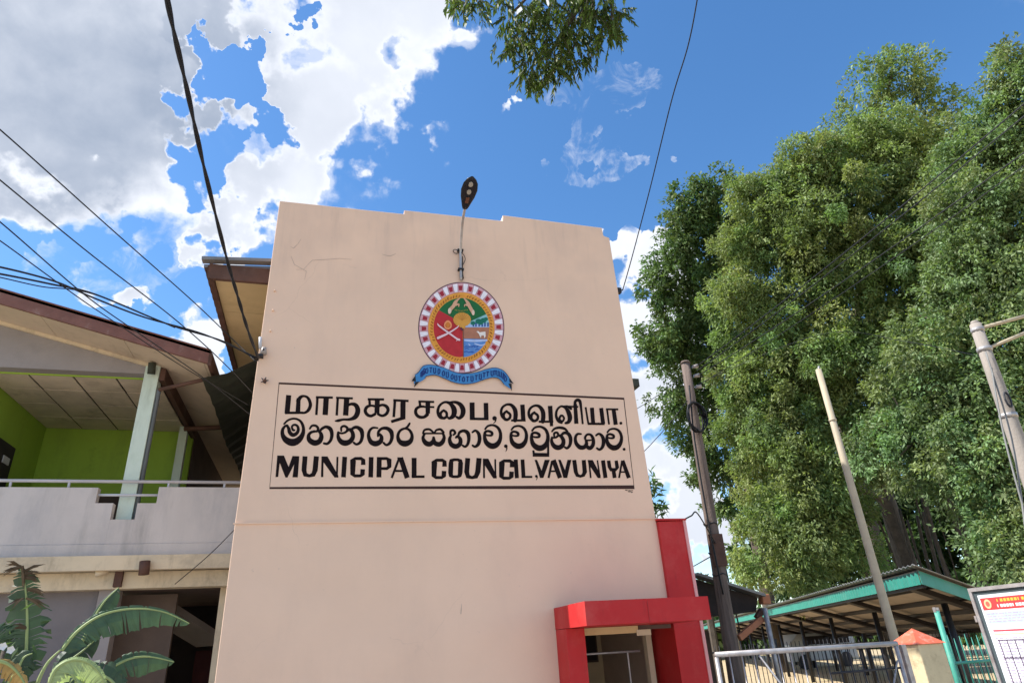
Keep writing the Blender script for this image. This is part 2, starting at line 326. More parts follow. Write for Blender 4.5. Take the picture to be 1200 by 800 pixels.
# ticket-window recess behind the red portico
MB().box(2.9,2.97,8.79,11.2,0,2.3).build('recess_wall',M_cream,FW)
M_room=mat('room_wall_paint',(.62,.50,.32),.8,.1,2,dirt=(.4,.3,.2))
MB().box(2.5,5.2,11.2,11.3,0,2.9).box(4.62,4.7,9.45,11.2,0,2.9).build('room_wall',M_room,FW)
MB().box(2.98,4.62,8.79,9.0,1.93,1.99).build('opening_soffit',M_yel,FW)
MB().box(2.6,4.62,9.3,11.2,2.32,2.38).build('room_ceiling',M_ceil,FW)
MB().box(4.34,4.42,8.95,9.05,0,1.99).build('opening_frame',M_cream,FW)
MB().beam((2.7,10.9,1.55),(4.0,10.9,2.34),.9,.12).build('stair_flight',mat('stair_underside',(.22,.18,.13),.8),FW)
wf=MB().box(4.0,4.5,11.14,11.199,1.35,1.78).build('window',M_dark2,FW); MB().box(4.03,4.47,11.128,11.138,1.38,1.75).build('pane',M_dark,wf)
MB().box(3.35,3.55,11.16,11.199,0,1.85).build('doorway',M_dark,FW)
MB().box(3.14,3.98,8.40,8.46,1.715,1.798).build('header_board',M_yel,FW)
MB().box(3.99,4.45,8.40,8.46,1.75,1.798).build('header_rail',M_dark2,FW)
MB().box(3.95,4.15,8.39,8.40,1.68,1.75).build('small_plate',M_cream,FW)
MB().box(3.7,3.95,8.9,8.95,1.87,1.93).build('shutter_guide',M_dark2,FW)
tube('grab_rail',[(2.99,8.9,1.50),(4.2,8.9,1.50)],.014,M_steel,FW)
MB().tube([(4.02,8.9,1.0),(4.02,8.9,1.499)],.012).build('rail_post',M_steel,FW)
# ---- red portico
PO=thing('red_portico','red painted porch with thick lintel over the ticket window, tall red pillar at its right','portico',(3.6,8.2,0))
MB().box(2.89,4.46,7.40,7.97,1.80,2.055).box(2.892,4.508,7.9701,8.495,1.802,2.053).build('lintel',M_red,PO)
box('left_post'[5:],(2.895,3.13,8.10,8.495,0,1.798),M_red,PO,bevel=.006)
MB().prism([(4.512,0),(4.512,3.115),(4.90,3.125),(4.915,0)],'Y',8.44,9.35).build('pillar',M_red,PO,label='tall red pillar rising above the lintel',bevel=.006)
MB().prism([(4.905,0),(4.892,3.15),(4.935,3.15),(4.95,0)],'Y',8.425,8.52).build('pillar_trim',M_redtrim,PO)
MB().box(4.50,4.94,8.41,9.37,3.126,3.15).build('pillar_capping',M_red,PO)
MB().box(3.66,3.667,7.394,7.399,1.80,2.055).build('lintel_joint',mat('joint_dark_red',(.36,.03,.03)),PO)
# ------------------------------------------------------------------ painting on the wall, traced stroke by stroke
WY=8.5
def wpt(a,b,off): return atY(a,b,WY-off)
def catmull(P,sub=5,closed=False):
    P=[np.array(p,float) for p in P]; n=len(P); out=[]
    rng=range(n if closed else n-1)
    for i in rng:
        if closed: p0,p1,p2,p3=P[(i-1)%n],P[i],P[(i+1)%n],P[(i+2)%n]
        else: p0,p1,p2,p3=P[max(i-1,0)],P[i],P[i+1],P[min(i+2,n-1)]
        for k in range(sub):
            t=k/sub; out.append(.5*((2*p1)+(p2-p0)*t+(2*p0-5*p1+4*p2-p3)*t*t+(3*p1-p0-3*p2+p3)*t**3))
    out.append(P[0] if closed else P[-1]); return out
class Painter:
    """collects brush strokes given in a traced frame (origin, scale); laid on the wall plane"""
    def __init__(s,ox,oy,sc): s.o=(ox,oy); s.sc=sc; s.mb=MB(); s.lift=.002; s.d=0
    def frame(s,ox,oy,sc): s.o=(ox,oy); s.sc=sc; s.d=0; return s
    def P(s,x,y):
        # a painted layer sits on the wall itself
        p=atY(s.o[0]+x/s.sc,s.o[1]+y/s.sc,WY); return Vector((p.x,WY-s.lift,p.z))
    def poly(s,pts,dx=0,dy=0):
        pts=[(x+dx,y+dy) for x,y in pts]; s.lift+=.00003
        b=len(s.mb.v); s.mb.v+=[tuple(s.P(*p)) for p in pts]; s.mb.f.append(tuple(range(b,b+len(pts)))); s.mb.mi.append(s.mb.cur)
    def stroke(s,pts,smooth=True,closed=False,round_=True,dx=0,dy=0,k=1):
        pts=[(p[0]+dx,p[1]+dy,(p[2] if len(p)>2 else 20)*k) for p in pts]
        q=catmull(pts,5,closed) if smooth else [np.array(p,float) for p in pts]
        if closed and not smooth: q.append(q[0])
        s.lift+=.00003; L=[];R=[]; n=len(q)
        for i in range(n):
            a=q[(i-1)] if i>0 else (q[-2] if closed else q[0]); c=q[i+1] if i<n-1 else (q[1] if closed else q[-1])
            d=np.array([c[0]-a[0],c[1]-a[1]]); l=np.hypot(*d); d=d/l if l>0 else np.array([1.,0])
            nrm=np.array([-d[1],d[0]]); w=q[i][2]/2
            if not smooth and 0<i<n-1:
                d1=q[i][:2]-q[i-1][:2]; d1/=np.hypot(*d1); w/=max(.5,abs(np.dot(nrm,[-d1[1],d1[0]])))
            L.append(q[i][:2]+nrm*w); R.append(q[i][:2]-nrm*w)
        b=len(s.mb.v)
        for l,r in zip(L,R): s.mb.v.append(tuple(s.P(*l))); s.mb.v.append(tuple(s.P(*r)))
        for i in range(n-1): s.mb.f.append((b+2*i,b+2*i+1,b+2*i+3,b+2*i+2)); s.mb.mi.append(s.mb.cur)
        if round_ and not closed:
            for e in (q[0],q[-1]): s.disc(e[0],e[1],e[2]/2)
    def disc(s,x,y,r,ry=None,n=14):
        ry=ry or r; s.poly([(x+r*math.cos(2*math.pi*i/n),y+ry*math.sin(2*math.pi*i/n)) for i in range(n)])
F=lambda p,*a,**k: p.stroke(*a,**k)
# --- line 1 (Tamil)
A1=(310,440,8.892);B1=(410,440,8.892);C1=(510,445,8.892);D1=(620,450,8.16)
p=Painter(*A1)
def bars(p,L,**k):
    for q in L: p.stroke(q,smooth=False,round_=False,**k)
bars(p,[[(252,203,54),(235,395,54)],[(213,388,26),(400,386,26)],[(355,235,42),(347,388,50)]])
p.stroke([(350,262,44),(375,225,36),(412,213,24),(455,235,30),(478,300,36),(460,355,34),(425,384,26),(390,388,24)])
bars(p,[[(552,225,26),(540,410,26)],[(535,225,24),(712,229,24)],[(643,230,56),(632,410,56)]])
bars(p,[[(745,230,22),(920,237,22)],[(763,235,26),(752,415,26)],[(856,240,56),(845,415,56)]])
p.stroke([(868,310,26),(905,295,30),(950,308,44),(972,360,52),(950,425,50),(890,455,30),(820,457,24),(770,468,30),(738,472,14)])
p.frame(*B1)
bars(p,[[(186,246,24),(356,248,24)],[(204,250,26),(208,322,26)],[(286,248,52),(282,392,52)]])
p.stroke([(270,322,26),(225,312,24),(180,325,32),(160,365,34),(180,405,34),(220,420,30),(262,400,30)])
p.stroke([(295,320,26),(340,305,28),(382,322,34),(398,358,34),(378,400,32),(335,418,28),(295,400,28)])
bars(p,[[(470,255,28),(457,432,28)],[(452,256,24),(612,264,24)],[(554,262,54),(552,440,54)],[(576,436,34),(500,458,32),(430,480,30)]])
bars(p,[[(714,268,22),(878,274,22)],[(728,270,26),(732,322,26)],[(752,324,20),(880,328,20)],[(812,272,50),(812,395,46)]])
p.stroke([(770,322,24),(725,325,28),(690,350,32),(688,395,34),(720,428,34),(770,432,32),(806,405,38)])
p.frame(*C1)
p.stroke([(85,318,24),(58,345,28),(60,380,28),(88,398,28),(118,380,28),(116,340,28),(88,318,26)])
p.stroke([(95,400,26),(52,388,34),(28,340,32),(38,280,28),(78,240,24),(120,232,26),(165,255,40),(197,310,56),(190,370,50),(150,400,30),(128,388,22)])
p.stroke([(150,235,22),(210,232,30),(262,258,44),(290,310,52),(283,365,46),(250,398,32),(222,385,24)])
bars(p,[[(384,235,52),(386,412,52)],[(360,405,26),(556,407,26)],[(528,240,48),(532,410,48)]])
p.disc(618,400,24); p.stroke([(630,405,18),(628,430,12),(608,452,6)])
def va(p,dx=0,dy=0,k=1.0):
    f=lambda L:[(a*k+dx,b_*k+dy,w*k) for a,b_,w in L]
    p.stroke(f([(745,325,24),(716,352,28),(714,390,30),(742,415,30),(775,398,28),(780,360,28),(745,330,26)]))
    p.stroke(f([(730,415,26),(697,378,30),(686,330,28),(702,285,26),(745,257,24),(792,262,32),(828,305,44),(838,360,46),(832,420,44)]))
    bars(p,[f([(790,422,22),(942,422,22)]),f([(908,258,46),(918,422,46)])])
va(p)
p.frame(*D1)
va(p,-635,-30,.92)
bars(p,[[(212,340,30),(214,402,30)]])
p.stroke([(305,300,22),(290,325,22),(300,350,22),(322,352,20),(334,325,20),(318,300,20)])
p.stroke([(310,368,24),(278,350,28),(258,300,26),(268,245,22),(305,212,20),(345,225,26),(375,265,42),(390,320,44),(378,360,34),(350,372,24)])
p.stroke([(330,215,18),(365,212,20),(400,235,24)])
bars(p,[[(330,212,18),(470,217,18)],[(440,190,34),(452,378,40)]])
p.stroke([(440,200,26),(440,170,28),(460,152,30),(485,165,30),(498,240,22),(512,375,18)])
bars(p,[[(540,220,18),(566,378,18)],[(600,225,38),(612,372,38)],[(560,378,22),(722,380,22)],[(688,228,38),(708,380,38)]])
bars(p,[[(745,240,18),(764,385,18)],[(735,240,18),(852,241,18)],[(808,245,38),(828,388,40)]])
p.disc(877,373,14)
tam=p
# --- line 2 (Sinhala)
p=Painter(*A1)
p.stroke([(205,502,20),(240,468,22),(295,448,22),(352,458,24),(392,500,30),(406,570,36),(385,635,52),(340,680,70),(285,695,76),(225,670,64),(190,620,44),(188,565,34),(212,528,26),(238,520,26)])
p.stroke([(232,518,24),(252,550,34),(262,590,40),(295,617,42),(335,600,36),(352,560,32),(340,522,26),(308,512,24),(285,532,22),(296,565,26),(312,568,20)])
p.stroke([(472,552,20),(495,522,24),(535,522,26),(558,550,28),(545,580,24),(515,575,18)])
p.stroke([(540,580,24),(490,588,28),(460,620,36),(468,670,52),(520,700,60),(570,685,54),(592,640,48),(585,600,36),(560,575,26)])
p.stroke([(575,585,24),(595,555,28),(640,533,32),(685,555,42),(702,610,38),(690,670,32),(655,708,28),(620,705,24)])
p.stroke([(800,575,20),(800,540,24),(830,525,26),(862,545,28),(855,580,26),(815,600,22),(775,595,22)])
p.stroke([(768,590,24),(768,640,38),(795,685,52),(840,702,60),(890,685,52),(920,640,46),(915,590,40),(888,560,34),(860,575,24)])
p.stroke([(895,575,26),(925,545,30),(965,538,36),(1008,570,46),(1018,630,38),(1000,690,32),(960,715,26),(930,698,24)])
p.frame(*B1)
p.stroke([(288,545,18),(240,543,24),(205,575,30),(195,630,36),(220,690,50),(270,708,58),(318,685,50),(330,640,38),(308,610,28),(298,622,24)])
p.stroke([(292,630,20),(298,585,28),(335,550,30),(390,550,38),(430,585,46),(438,645,38),(418,700,32),(380,722,26),(352,700,24)])
p.stroke([(575,550,24),(522,575,28),(500,630,34),(518,685,48),(572,708,64),(628,685,50),(648,630,34),(625,572,28)],closed=True)
p.stroke([(572,552,22),(600,532,24),(622,498,22)])
def sa(p,dx=0,dy=0):
    p.stroke([(762,598,20),(780,565,24),(830,560,24),(868,590,20),(880,600,18),(900,568,22),(945,560,26),(975,590,26)],dx=dx,dy=dy)
    p.stroke([(762,602,18),(975,602,18)],dx=dx,dy=dy)
    p.stroke([(780,605,22),(762,650,34),(790,700,52),(835,712,52),(870,680,44),(872,645,28)],dx=dx,dy=dy)
    p.stroke([(872,660,34),(885,700,48),(930,715,50),(965,690,46),(982,645,34),(972,605,26)],dx=dx,dy=dy)
sa(p)
p.frame(*C1)
p.stroke([(158,570,22),(162,532,26),(190,525,26),(208,552,26),(190,572,20)])
p.stroke([(165,575,24),(150,620,36),(168,672,48),(215,692,52),(256,668,46),(262,620,40),(235,588,30),(215,600,22)])
p.stroke([(240,585,24),(255,545,28),(300,530,34),(340,555,42),(350,610,36),(338,670,30),(310,695,26),(285,682,22)])
p.stroke([(388,545,20),(420,528,26),(452,560,36),(462,615,40),(448,670,36),(415,695,28),(390,682,22)])
def vaS(p,dx=0,dy=0,k=1.0):
    f=lambda L:[(a*k+dx,b_*k+dy,w*k) for a,b_,w in L]
    p.stroke(f([(520,512,20),(550,480,22),(605,472,24),(655,500,30),(680,560,34),(672,630,42),(635,678,56),(585,688,60),(535,655,50),(515,600,36),(520,545,28),(555,533,26),(590,550,30),(588,575,26),(550,578,20),(522,570,20)]))
vaS(p)
p.disc(735,690,19); p.stroke([(745,695,16),(745,722,10),(735,745,5)])
vaS(p,290,22,.97)
p.frame(*D1)
vaS(p,-460,-37,.94)
p.stroke([(178,520,26),(182,600,20),(182,672,22)],smooth=False,round_=False)
bars(p,[[(34,674,36),(192,676,36)],[(40,632,20),(46,674,22)]])
p.stroke([(218,452,16),(245,425,22),(290,415,26),(338,425,26),(368,452,16)])
p.stroke([(240,498,18),(240,470,22),(266,462,22),(278,486,22),(258,508,20),(225,512,18)])
p.stroke([(218,510,22),(216,550,32),(240,592,44),(280,606,48),(318,585,42),(328,540,38),(305,498,32),(280,490,22)])
p.stroke([(305,492,24),(335,465,28),(375,475,34),(396,520,36),(390,580,30),(362,612,24),(342,602,20)])
p.stroke([(495,476,18),(460,478,24),(442,515,28),(450,565,36),(485,602,42),(525,602,40),(548,572,34),(545,540,26)])
p.stroke([(545,590,34),(580,612,38),(610,580,36),(612,525,32),(590,485,24),(555,482,22),(535,510,22),(545,535,18),(590,535,16)])
p.stroke([(640,490,18),(668,474,22),(700,500,32),(712,550,36),(700,602,30),(672,625,24),(648,612,20)])
vaS(p,311,30,.84)
p.disc(908,622,14)
sin_=p
# --- line 3 (English)
E5=(310,520,8);E6=(450,520,8);E7=(600,520,8)
p=Painter(*E5)
def U(p,dx,dy,k=1): bars(p,[[(380,115,46),(370,245,46),(382,288,38),(420,298,28),(456,288,38),(474,245,48),(486,115,48)]],dx=dx,dy=dy,k=k)
def Cc(p,dx,dy):
    bars(p,[[(925,196,42),(925,150,38),(905,136,28),(850,136,28),(830,152,40),(826,285,44),(846,298,28),(900,298,28),(918,282,38),(921,236,42)]],dx=dx,dy=dy)
p.poly([(120,108),(182,108),(226,215),(262,112),(326,114),(312,312),(262,312),(278,190),(215,314),(196,314),(143,178),(128,308),(103,310)])
U(p,0,0)
bars(p,[[(544,120,20),(540,310,22)],[(684,120,18),(678,312,18)],[(752,120,44),(740,312,44)],[(1000,122,44),(995,312,44)],[(1076,122,46),(1072,312,46)]])
p.poly([(535,116),(590,116),(692,296),(692,314),(656,314),(545,160)])
Cc(p,0,0)
bars(p,[[(1070,136,28),(1145,136,28),(1168,150,36),(1170,212,38),(1146,230,26),(1075,230,24)]])
p.frame(*E6)
bars(p,[[(144,128,22),(72,318,22)],[(155,128,46),(218,318,48)],[(100,252,20),(200,252,20)],[(125,132,14),(178,132,14)],[(282,130,46),(282,316,46)],[(262,306,24),(380,306,24)]])
Cc(p,-358,16)
bars(p,[[(628,180,44),(632,156,36),(655,147,26),(692,147,26),(714,158,36),(718,180,44),(714,270,44),(708,296,36),(690,306,26),(648,306,26),(628,296,36),(624,270,44)]],closed=True)
U(p,405,17)
bars(p,[[(936,140,18),(938,320,18)],[(1042,142,16),(1046,318,16)]])
p.poly([(926,137),(978,137),(1056,298),(1056,322),(1024,322),(930,176)])
Cc(p,275,22)
p.frame(*E7)
bars(p,[[(34,145,38),(46,320,38)],[(98,145,36),(108,318,36)],[(88,308,20),(190,308,20)]])
p.disc(228,302,13); p.stroke([(236,306,12),(234,322,8),(226,338,4)])
p.poly([(212,148),(234,148),(277,250),(306,148),(354,148),(294,318),(262,318)])
bars(p,[[(388,150,44),(450,318,42)],[(376,160,22),(342,318,20)],[(360,255,16),(430,255,16)]])
p.poly([(433,148),(456,148),(496,245),(520,148),(556,148),(517,318),(482,318)])
bars(p,[[(582,150,38),(598,262,38),(612,293,32),(642,303,24),(668,292,32),(682,262,38),(672,150,38)]])
bars(p,[[(720,150,16),(738,318,16)],[(800,152,14),(824,318,14)],[(852,153,38),(876,318,38)]])
p.poly([(708,150),(756,150),(830,290),(830,319),(804,319),(716,185)])
bars(p,[[(905,155,34),(914,215,34),(928,240,28),(972,240,28),(986,220,30),(976,155,30)],[(950,240,36),(962,318,36)],[(1032,155,18),(1003,318,18)],[(1036,155,34),(1095,318,38)],[(1012,262,14),(1075,262,14)]])
eng=p
SG=tam.mb.build('tamil_lettering',M_black,FW,label='black Tamil line of the painted name')
sin_.mb.build('sinhala_lettering',M_black,FW,label='black Sinhala line of the painted name')
eng.mb.build('english_lettering',M_black,FW,label='black English line of the painted name')
p=Painter(0,0,1)
p.stroke([(327,449,2.3),(731,467,2.3),(743,570.5,2.3),(316,571.5,2.3)],smooth=False,round_=False,closed=True)
p.mb.build('sign_border',M_brownline,FW,label='thin brown rectangle round the painted name')
p=Painter(*E7)
for x0,x1,yy in ((1060,1085,430),(1090,1135,434),(1085,1110,444),(1112,1132,450)): p.stroke([(x0,yy,6),((x0+x1)/2,yy+3,8),(x1,yy+1,6)],smooth=False,round_=False)
p.mb.build('painter_signature',M_brownline,FW)
# hairline crack and stains top-left
p=Painter(0,0,1)
p.stroke([(340,289,.3),(344,291,.6),(349,286,.5),(353,280,.3)],smooth=False,round_=False); p.stroke([(347,316,.3),(356,315.5,.45),(361,310,.4),(366,305,.5),(380,304.3,.6),(398,303,.5),(412,304,.2)],smooth=False,round_=False); p.stroke([(341,300,.4),(345,310,.5),(359,318,.6),(357,328,.3)],smooth=False,round_=False); p.stroke([(448,298,.4),(457,300,.8),(464,297,.4)],round_=False); p.stroke([(541,707,.3),(540.5,713,1.0),(540,719,.9)],smooth=False,round_=False)
p.mb.build('plaster_crack',mat('crack_brown',(.50,.36,.28)),FW)
# --- emblem
EM=thing('emblem','round council emblem','x'); del EM['category']; del EM['label']; EM.parent=FW; EM.location=(0.08,0,5.98)
T=(480,320,10)
cx,cy,RX,RY=605,642,502,534
lay=[.002]
def art(name,col,fn,label=None):
    q=Painter(*T); lay[0]+=.0009; q.lift=lay[0]; fn(q); return q.mb.build(name,paint(name if isinstance(col,tuple) and False else str(col),col),EM,label=label)
def ell(q,k,n=72,k2=None): q.poly([(cx+RX*k*math.cos(2*math.pi*i/n),cy+RY*k*math.sin(2*math.pi*i/n)) for i in range(n)])
def rp(k,a): return (cx+RX*k*math.sin(a),cy-RY*k*math.cos(a))
art('outline',(.06,.03,.05),lambda q:ell(q,1.005)); art('rim',(.62,.34,.37),lambda q:ell(q,.985))
NB=24
lay[0]+=.0009
for i in range(NB):
    a=2*math.pi*(i+.5)/NB-.02; q=Painter(*T); q.lift=lay[0]; q.poly([rp(.79,a-.045),rp(.97,a-.062),rp(.97,a+.062),rp(.79,a+.045)]); q.mb.build('white_ray',paint('ray_white',(.82,.78,.82)),EM)
def wl(q):
    for i in range(NB):
        for s_ in(-1,1):
            a=2*math.pi*(i+.5)/NB-.02+s_*.066; q.stroke([(*rp(.79,a-.012*s_),4),(*rp(.985,a),4)],smooth=False,round_=False)
art('ray_outline',(.30,.10,.14),wl)['kind']='stuff'
lay[0]+=.0009
for i in range(NB):
    a=2*math.pi*i/NB-.02; q=Painter(*T); q.lift=lay[0]; q.poly([rp(.82,a-.042),rp(.925,a-.052),rp(.925,a+.052),rp(.82,a+.042)]); q.mb.build('red_block',paint('dark_red',(.32,.02,.035)),EM)
art('orange_ring',(.72,.30,.04),lambda q:ell(q,.775)); 
def rim2(q): 
    P_=[(*rp(.735,2*math.pi*i/60),5) for i in range(60)]; q.stroke(P_,closed=True,smooth=False)
art('ring_line',(.80,.42,.08),rim2)
def ringtext(q):
    r=random.Random(3)
    for i in range(66):
        a=2*math.pi*i/66+.02
        if i in (0,1,22,44): continue
        k=.70+r.uniform(-.012,.012); w=r.uniform(6,11)
        q.stroke([(*rp(k-.022,a-.012),w),(*rp(k+.012,a+r.uniform(-.02,.02)),w),(*rp(k+.024,a+.022),w*.8)])
art('ring_script',(.26,.08,.01),ringtext)['kind']='stuff'
art('inner_disc_line',(.75,.35,.05),lambda q:ell(q,.665))
inside=lambda k,a0,a1,n=24:[rp(k,a0+(a1-a0)*i/n) for i in range(n+1)]
def arcpts(a0,a1,k=.65): return inside(k,rad(a0),rad(a1))
C0=(622,690)
art('green_field',(.012,.13,.035),lambda q:q.poly([(600,640)]+arcpts(-54,63)))
art('red_field',(.46,.025,.03),lambda q:q.poly([(620,650),(560,560),(510,530)]+arcpts(-54,-177)[0:]+[(624,980)]))
art('blue_water',(.10,.24,.55),lambda q:q.poly([(628,772)]+[ (930,772)]+[rp(.65,rad(a)) for a in range(112,178,4)]+[(628,985)]))
def waves(q):
    r=random.Random(5)
    for i in range(22):
        x=640+r.random()*240; yy=850+r.random()*90
        if (x-605)**2/326**2+(yy-642)**2/347**2>.82: continue
        q.stroke([(x,yy,10),(x+20,yy-8,14),(x+45,yy,8)])
art('water_shade',(.03,.10,.36),waves)
art('water_light',(.42,.52,.76),lambda q:(q.stroke([(645,790,20),(760,798,26),(900,790,20)]),q.stroke([(760,830,12),(830,850,16),(880,835,10)]),q.stroke([(690,835,10),(705,850,14)])))
art('brown_field',(.40,.17,.10),lambda q:q.poly([(630,640),(930,640)]+[rp(.65,rad(a)) for a in (92,100,108,113)]+[(630,770)]))
art('sky_band',(.25,.50,.52),lambda q:q.poly([(700,575),(895,487)]+[rp(.65,rad(a)) for a in (70,80,88)]+[(636,632),(660,600)]))
art('horizon_band',(.35,.48,.72),lambda q:q.poly([(650,608),(925,600),(930,640),(634,640)]))
def trunks(q):
    for x in (745,775,812,848,880,915): q.stroke([(x,585,18),(x,632,18)],smooth=False,round_=False)
art('tree_trunk',(.03,.08,.25),trunks)
def crowns(q):
    for x,yy,r in ((740,592,28),(805,572,38),(862,560,36),(890,545,26),(830,590,28)): q.disc(x,yy,r,r*.8)
art('tree_crown',(.01,.15,.10),crowns)
def cow(q):
    q.poly([(780,690),(800,684),(818,700),(885,690),(888,745),(872,770),(866,735),(836,740),(832,770),(818,740),(806,715)])
art('cow',(.78,.72,.66),cow)
art('dome',(.62,.30,.05),lambda q:(q.disc(612,552,105,84),q.poly([(560,600),(665,600),(640,660),(592,650)])))
def domes(q):
    for i in range(7): a=-60+20*i; q.stroke([(612,560,4),(612+95*math.sin(rad(a)),552-76*math.cos(rad(a)),5)],smooth=False)
art('dome_line',(.45,.18,.03),domes)
art('field_line',(.10,.03,.05),lambda q:(q.stroke([(624,655,6),(628,820,6),(628,985,6)]),q.stroke([(600,650,20),(612,670,22)])))
art('hand',(.62,.36,.22),lambda q:(q.stroke([(465,470,34),(478,430,40),(510,395,40),(535,350,40),(560,320,22),(588,300,10)]),q.stroke([(540,380,26),(572,372,16),(572,398,12)]),
   q.stroke([(742,490,26),(728,450,38),(705,410,40),(680,360,38),(655,325,22),(632,303,10)]),q.stroke([(675,385,24),(645,378,14),(640,398,10)])))
art('cuff',(.70,.55,.42),lambda q:(q.disc(466,450,20,34),q.disc(742,470,16,32)))
def jewels(q):
    for i in range(9): q.disc(530+i*18,440+abs(i-4)*-3+12,5)
    for i in range(6): q.disc(572+i*12,470,4)
art('grain',(.45,.32,.04),jewels)
art('sword',(.74,.55,.58),lambda q:(q.stroke([(325,600,8),(345,628,18),(450,705,20),(540,770,20),(578,790,24)]),q.stroke([(572,622,6),(550,648,14),(450,712,20),(330,768,30)]),q.stroke([(545,800,8),(575,780,12)])))
art('fire_ring',(.80,.30,.12),lambda q:q.stroke([(445,572,20),(412,600,18),(412,640,18),(445,660,18),(478,640,18),(478,600,18)],closed=True))
art('fire_centre',(.62,.20,.03),lambda q:q.disc(445,615,24,34))
topE=[(60,1200),(105,1165),(130,1125),(170,1090),(260,1083),(400,1118),(520,1168),(640,1188),(780,1170),(900,1132),(1000,1118),(1080,1142),(1130,1188),(1165,1240)]
botE=[(45,1305),(120,1280),(178,1242),(195,1215),(300,1202),(420,1248),(520,1288),(640,1308),(760,1292),(880,1250),(980,1230),(1050,1250),(1100,1310),(1178,1365)]
def band(q,g):
    t=[x for x in catmull(topE,4)]; bo=[x for x in catmull(botE,4)]
    for i in range(len(t)-1):
        q.mb.v; b_=len(q.mb.v)
        for X in (t[i],t[i+1],bo[i+1],bo[i]):
            q.mb.v.append(tuple(q.P(X[0],X[1])))
        q.mb.f.append((b_,b_+1,b_+2,b_+3)); q.mb.mi.append(0)
art('ribbon',(.05,.22,.48),lambda q:band(q,0))
art('ribbon_edge',(.01,.03,.10),lambda q:(q.stroke([(*x,6) for x in topE]),q.stroke([(*x,6) for x in botE[2:-1]])))
art('ribbon_tail',(.012,.012,.015),lambda q:(q.poly([(18,1272),(66,1205),(70,1278)]),q.poly([(62,1282),(112,1280),(48,1348)]),q.poly([(1160,1230),(1215,1305),(1165,1285)]),q.poly([(1150,1300),(1190,1302),(1192,1392)])))
def ribtext(q):
    r=random.Random(11); t=catmull(topE,8); bo=catmull(botE,8); n=len(t); i=14
    while i<n-9:
        a=t[i]; c=bo[i]; m_=lambda f:(a[0]*(1-f)+c[0]*f,a[1]*(1-f)+c[1]*f)
        w=11; x,yy=m_(.30); x2,y2=m_(.74); st=r.randrange(4)
        if st==0: q.stroke([(x-10,yy,w),(x-8,y2,w),(x+14,y2,w),(x+12,yy,w)])
        elif st==1: q.stroke([(x+8,yy,w),(x-10,(yy+y2)/2-6,w),(x-6,y2,w),(x+12,y2-4,w),(x+14,yy+14,w)])
        elif st==2: q.stroke([(x-10,yy,w),(x+14,yy,w)]); q.stroke([(x+2,yy,w),(x,y2,w)])
        else: q.stroke([(x-8,y2,w),(x-8,yy+6,w),(x+6,yy,w),(x+14,yy+22,w),(x+4,y2,w)])
        i+=3
        if r.random()<.1: i+=1
art('ribbon_script',(.008,.03,.16),ribtext)
# ------------------------------------------------------------------ wall lamp
WL=thing('wall_lamp','black street lamp head on a curved arm fixed to the wall above the emblem','lamp',(1.78,8.5,6.75))
arm=[(1.785,8.462,6.76),(1.785,8.462,7.2),(1.78,8.40,7.34),(1.76,8.2,7.50),(1.74,7.98,7.58),(1.725,7.75,7.60)]
sm=[tuple(x) for x in catmull(arm,5)]
tube('arm',sm,.021,M_steel,WL)
for z in (6.95,7.30): MB().box(1.74,1.83,8.43,8.499,z-.012,z+.012).build('bracket',M_iron,WL)
cb_=MB(); cb_.tube([tuple(x) for x in catmull([(1.83,8.48,6.80),(1.81,8.47,7.0),(1.86,8.46,7.15),(1.80,8.44,7.25),(1.70,8.45,7.30),(1.67,8.46,7.27),(1.72,8.47,7.24),(1.80,8.46,7.28)],6)],.006,5); cb_.tube([(1.81,8.47,6.77),(1.82,8.47,7.2)],.007,5); cb_.build('lamp_cable',M_wire,WL,smooth=True)
h0=Vector((1.725,7.78,7.585)); h1=atY(553.5,207,7.22)
hd=(h1-h0); L=hd.length; hd.normalize(); hx=hd.cross(Vector((0,0,1))).normalized(); hz=hx.cross(hd)
b=MB(); secs=[(0,.034,.03),(.06,.050,.04),(.18,.070,.05),(.38,.104,.055),(.60,.122,.05),(.80,.106,.04),(.92,.070,.03),(1.0,.018,.012)]
n=14
for t,w,h in secs:
    for k in range(n):
        a=2*math.pi*k/n; b.v.append(tuple(h0+hd*(L*t)+hx*(w*math.cos(a))+hz*((h if math.sin(a)>0 else h*.35)*math.sin(a))))
for i in range(len(secs)-1):
    for k in range(n): b.f.append((i*n+k,i*n+(k+1)%n,(i+1)*n+(k+1)%n,(i+1)*n+k)); b.mi.append(0)
b.f+= [tuple(range(n))[::-1],tuple((len(secs)-1)*n+k for k in range(n))]; b.mi+=[0,0]
HD=b.build('lamp_head',M_head,WL,smooth=True)
for t in (.56,.79):
    c=h0+hd*(L*t)-hz*.021; q=MB(); q.v=[tuple(c+hx*.033*math.cos(2*math.pi*i/16)+hd*.042*math.sin(2*math.pi*i/16)+hz*o_) for o_ in (0.006,-.006) for i in range(16)]
    q.f=[tuple(range(16)),tuple(range(16,32))[::-1]]+[((i+1)%16,i,16+i,16+(i+1)%16) for i in range(16)]; q.mi=[0]*len(q.f); q.build('lens',M_lens,HD)
q=MB(); c=h0+hd*(L*.22)-hz*.024; q.beam(c,c+hd*.1,.05,.01,tuple(hz)); q.build('rear_plate',mat('rusty_plate',(.12,.05,.03)),HD)
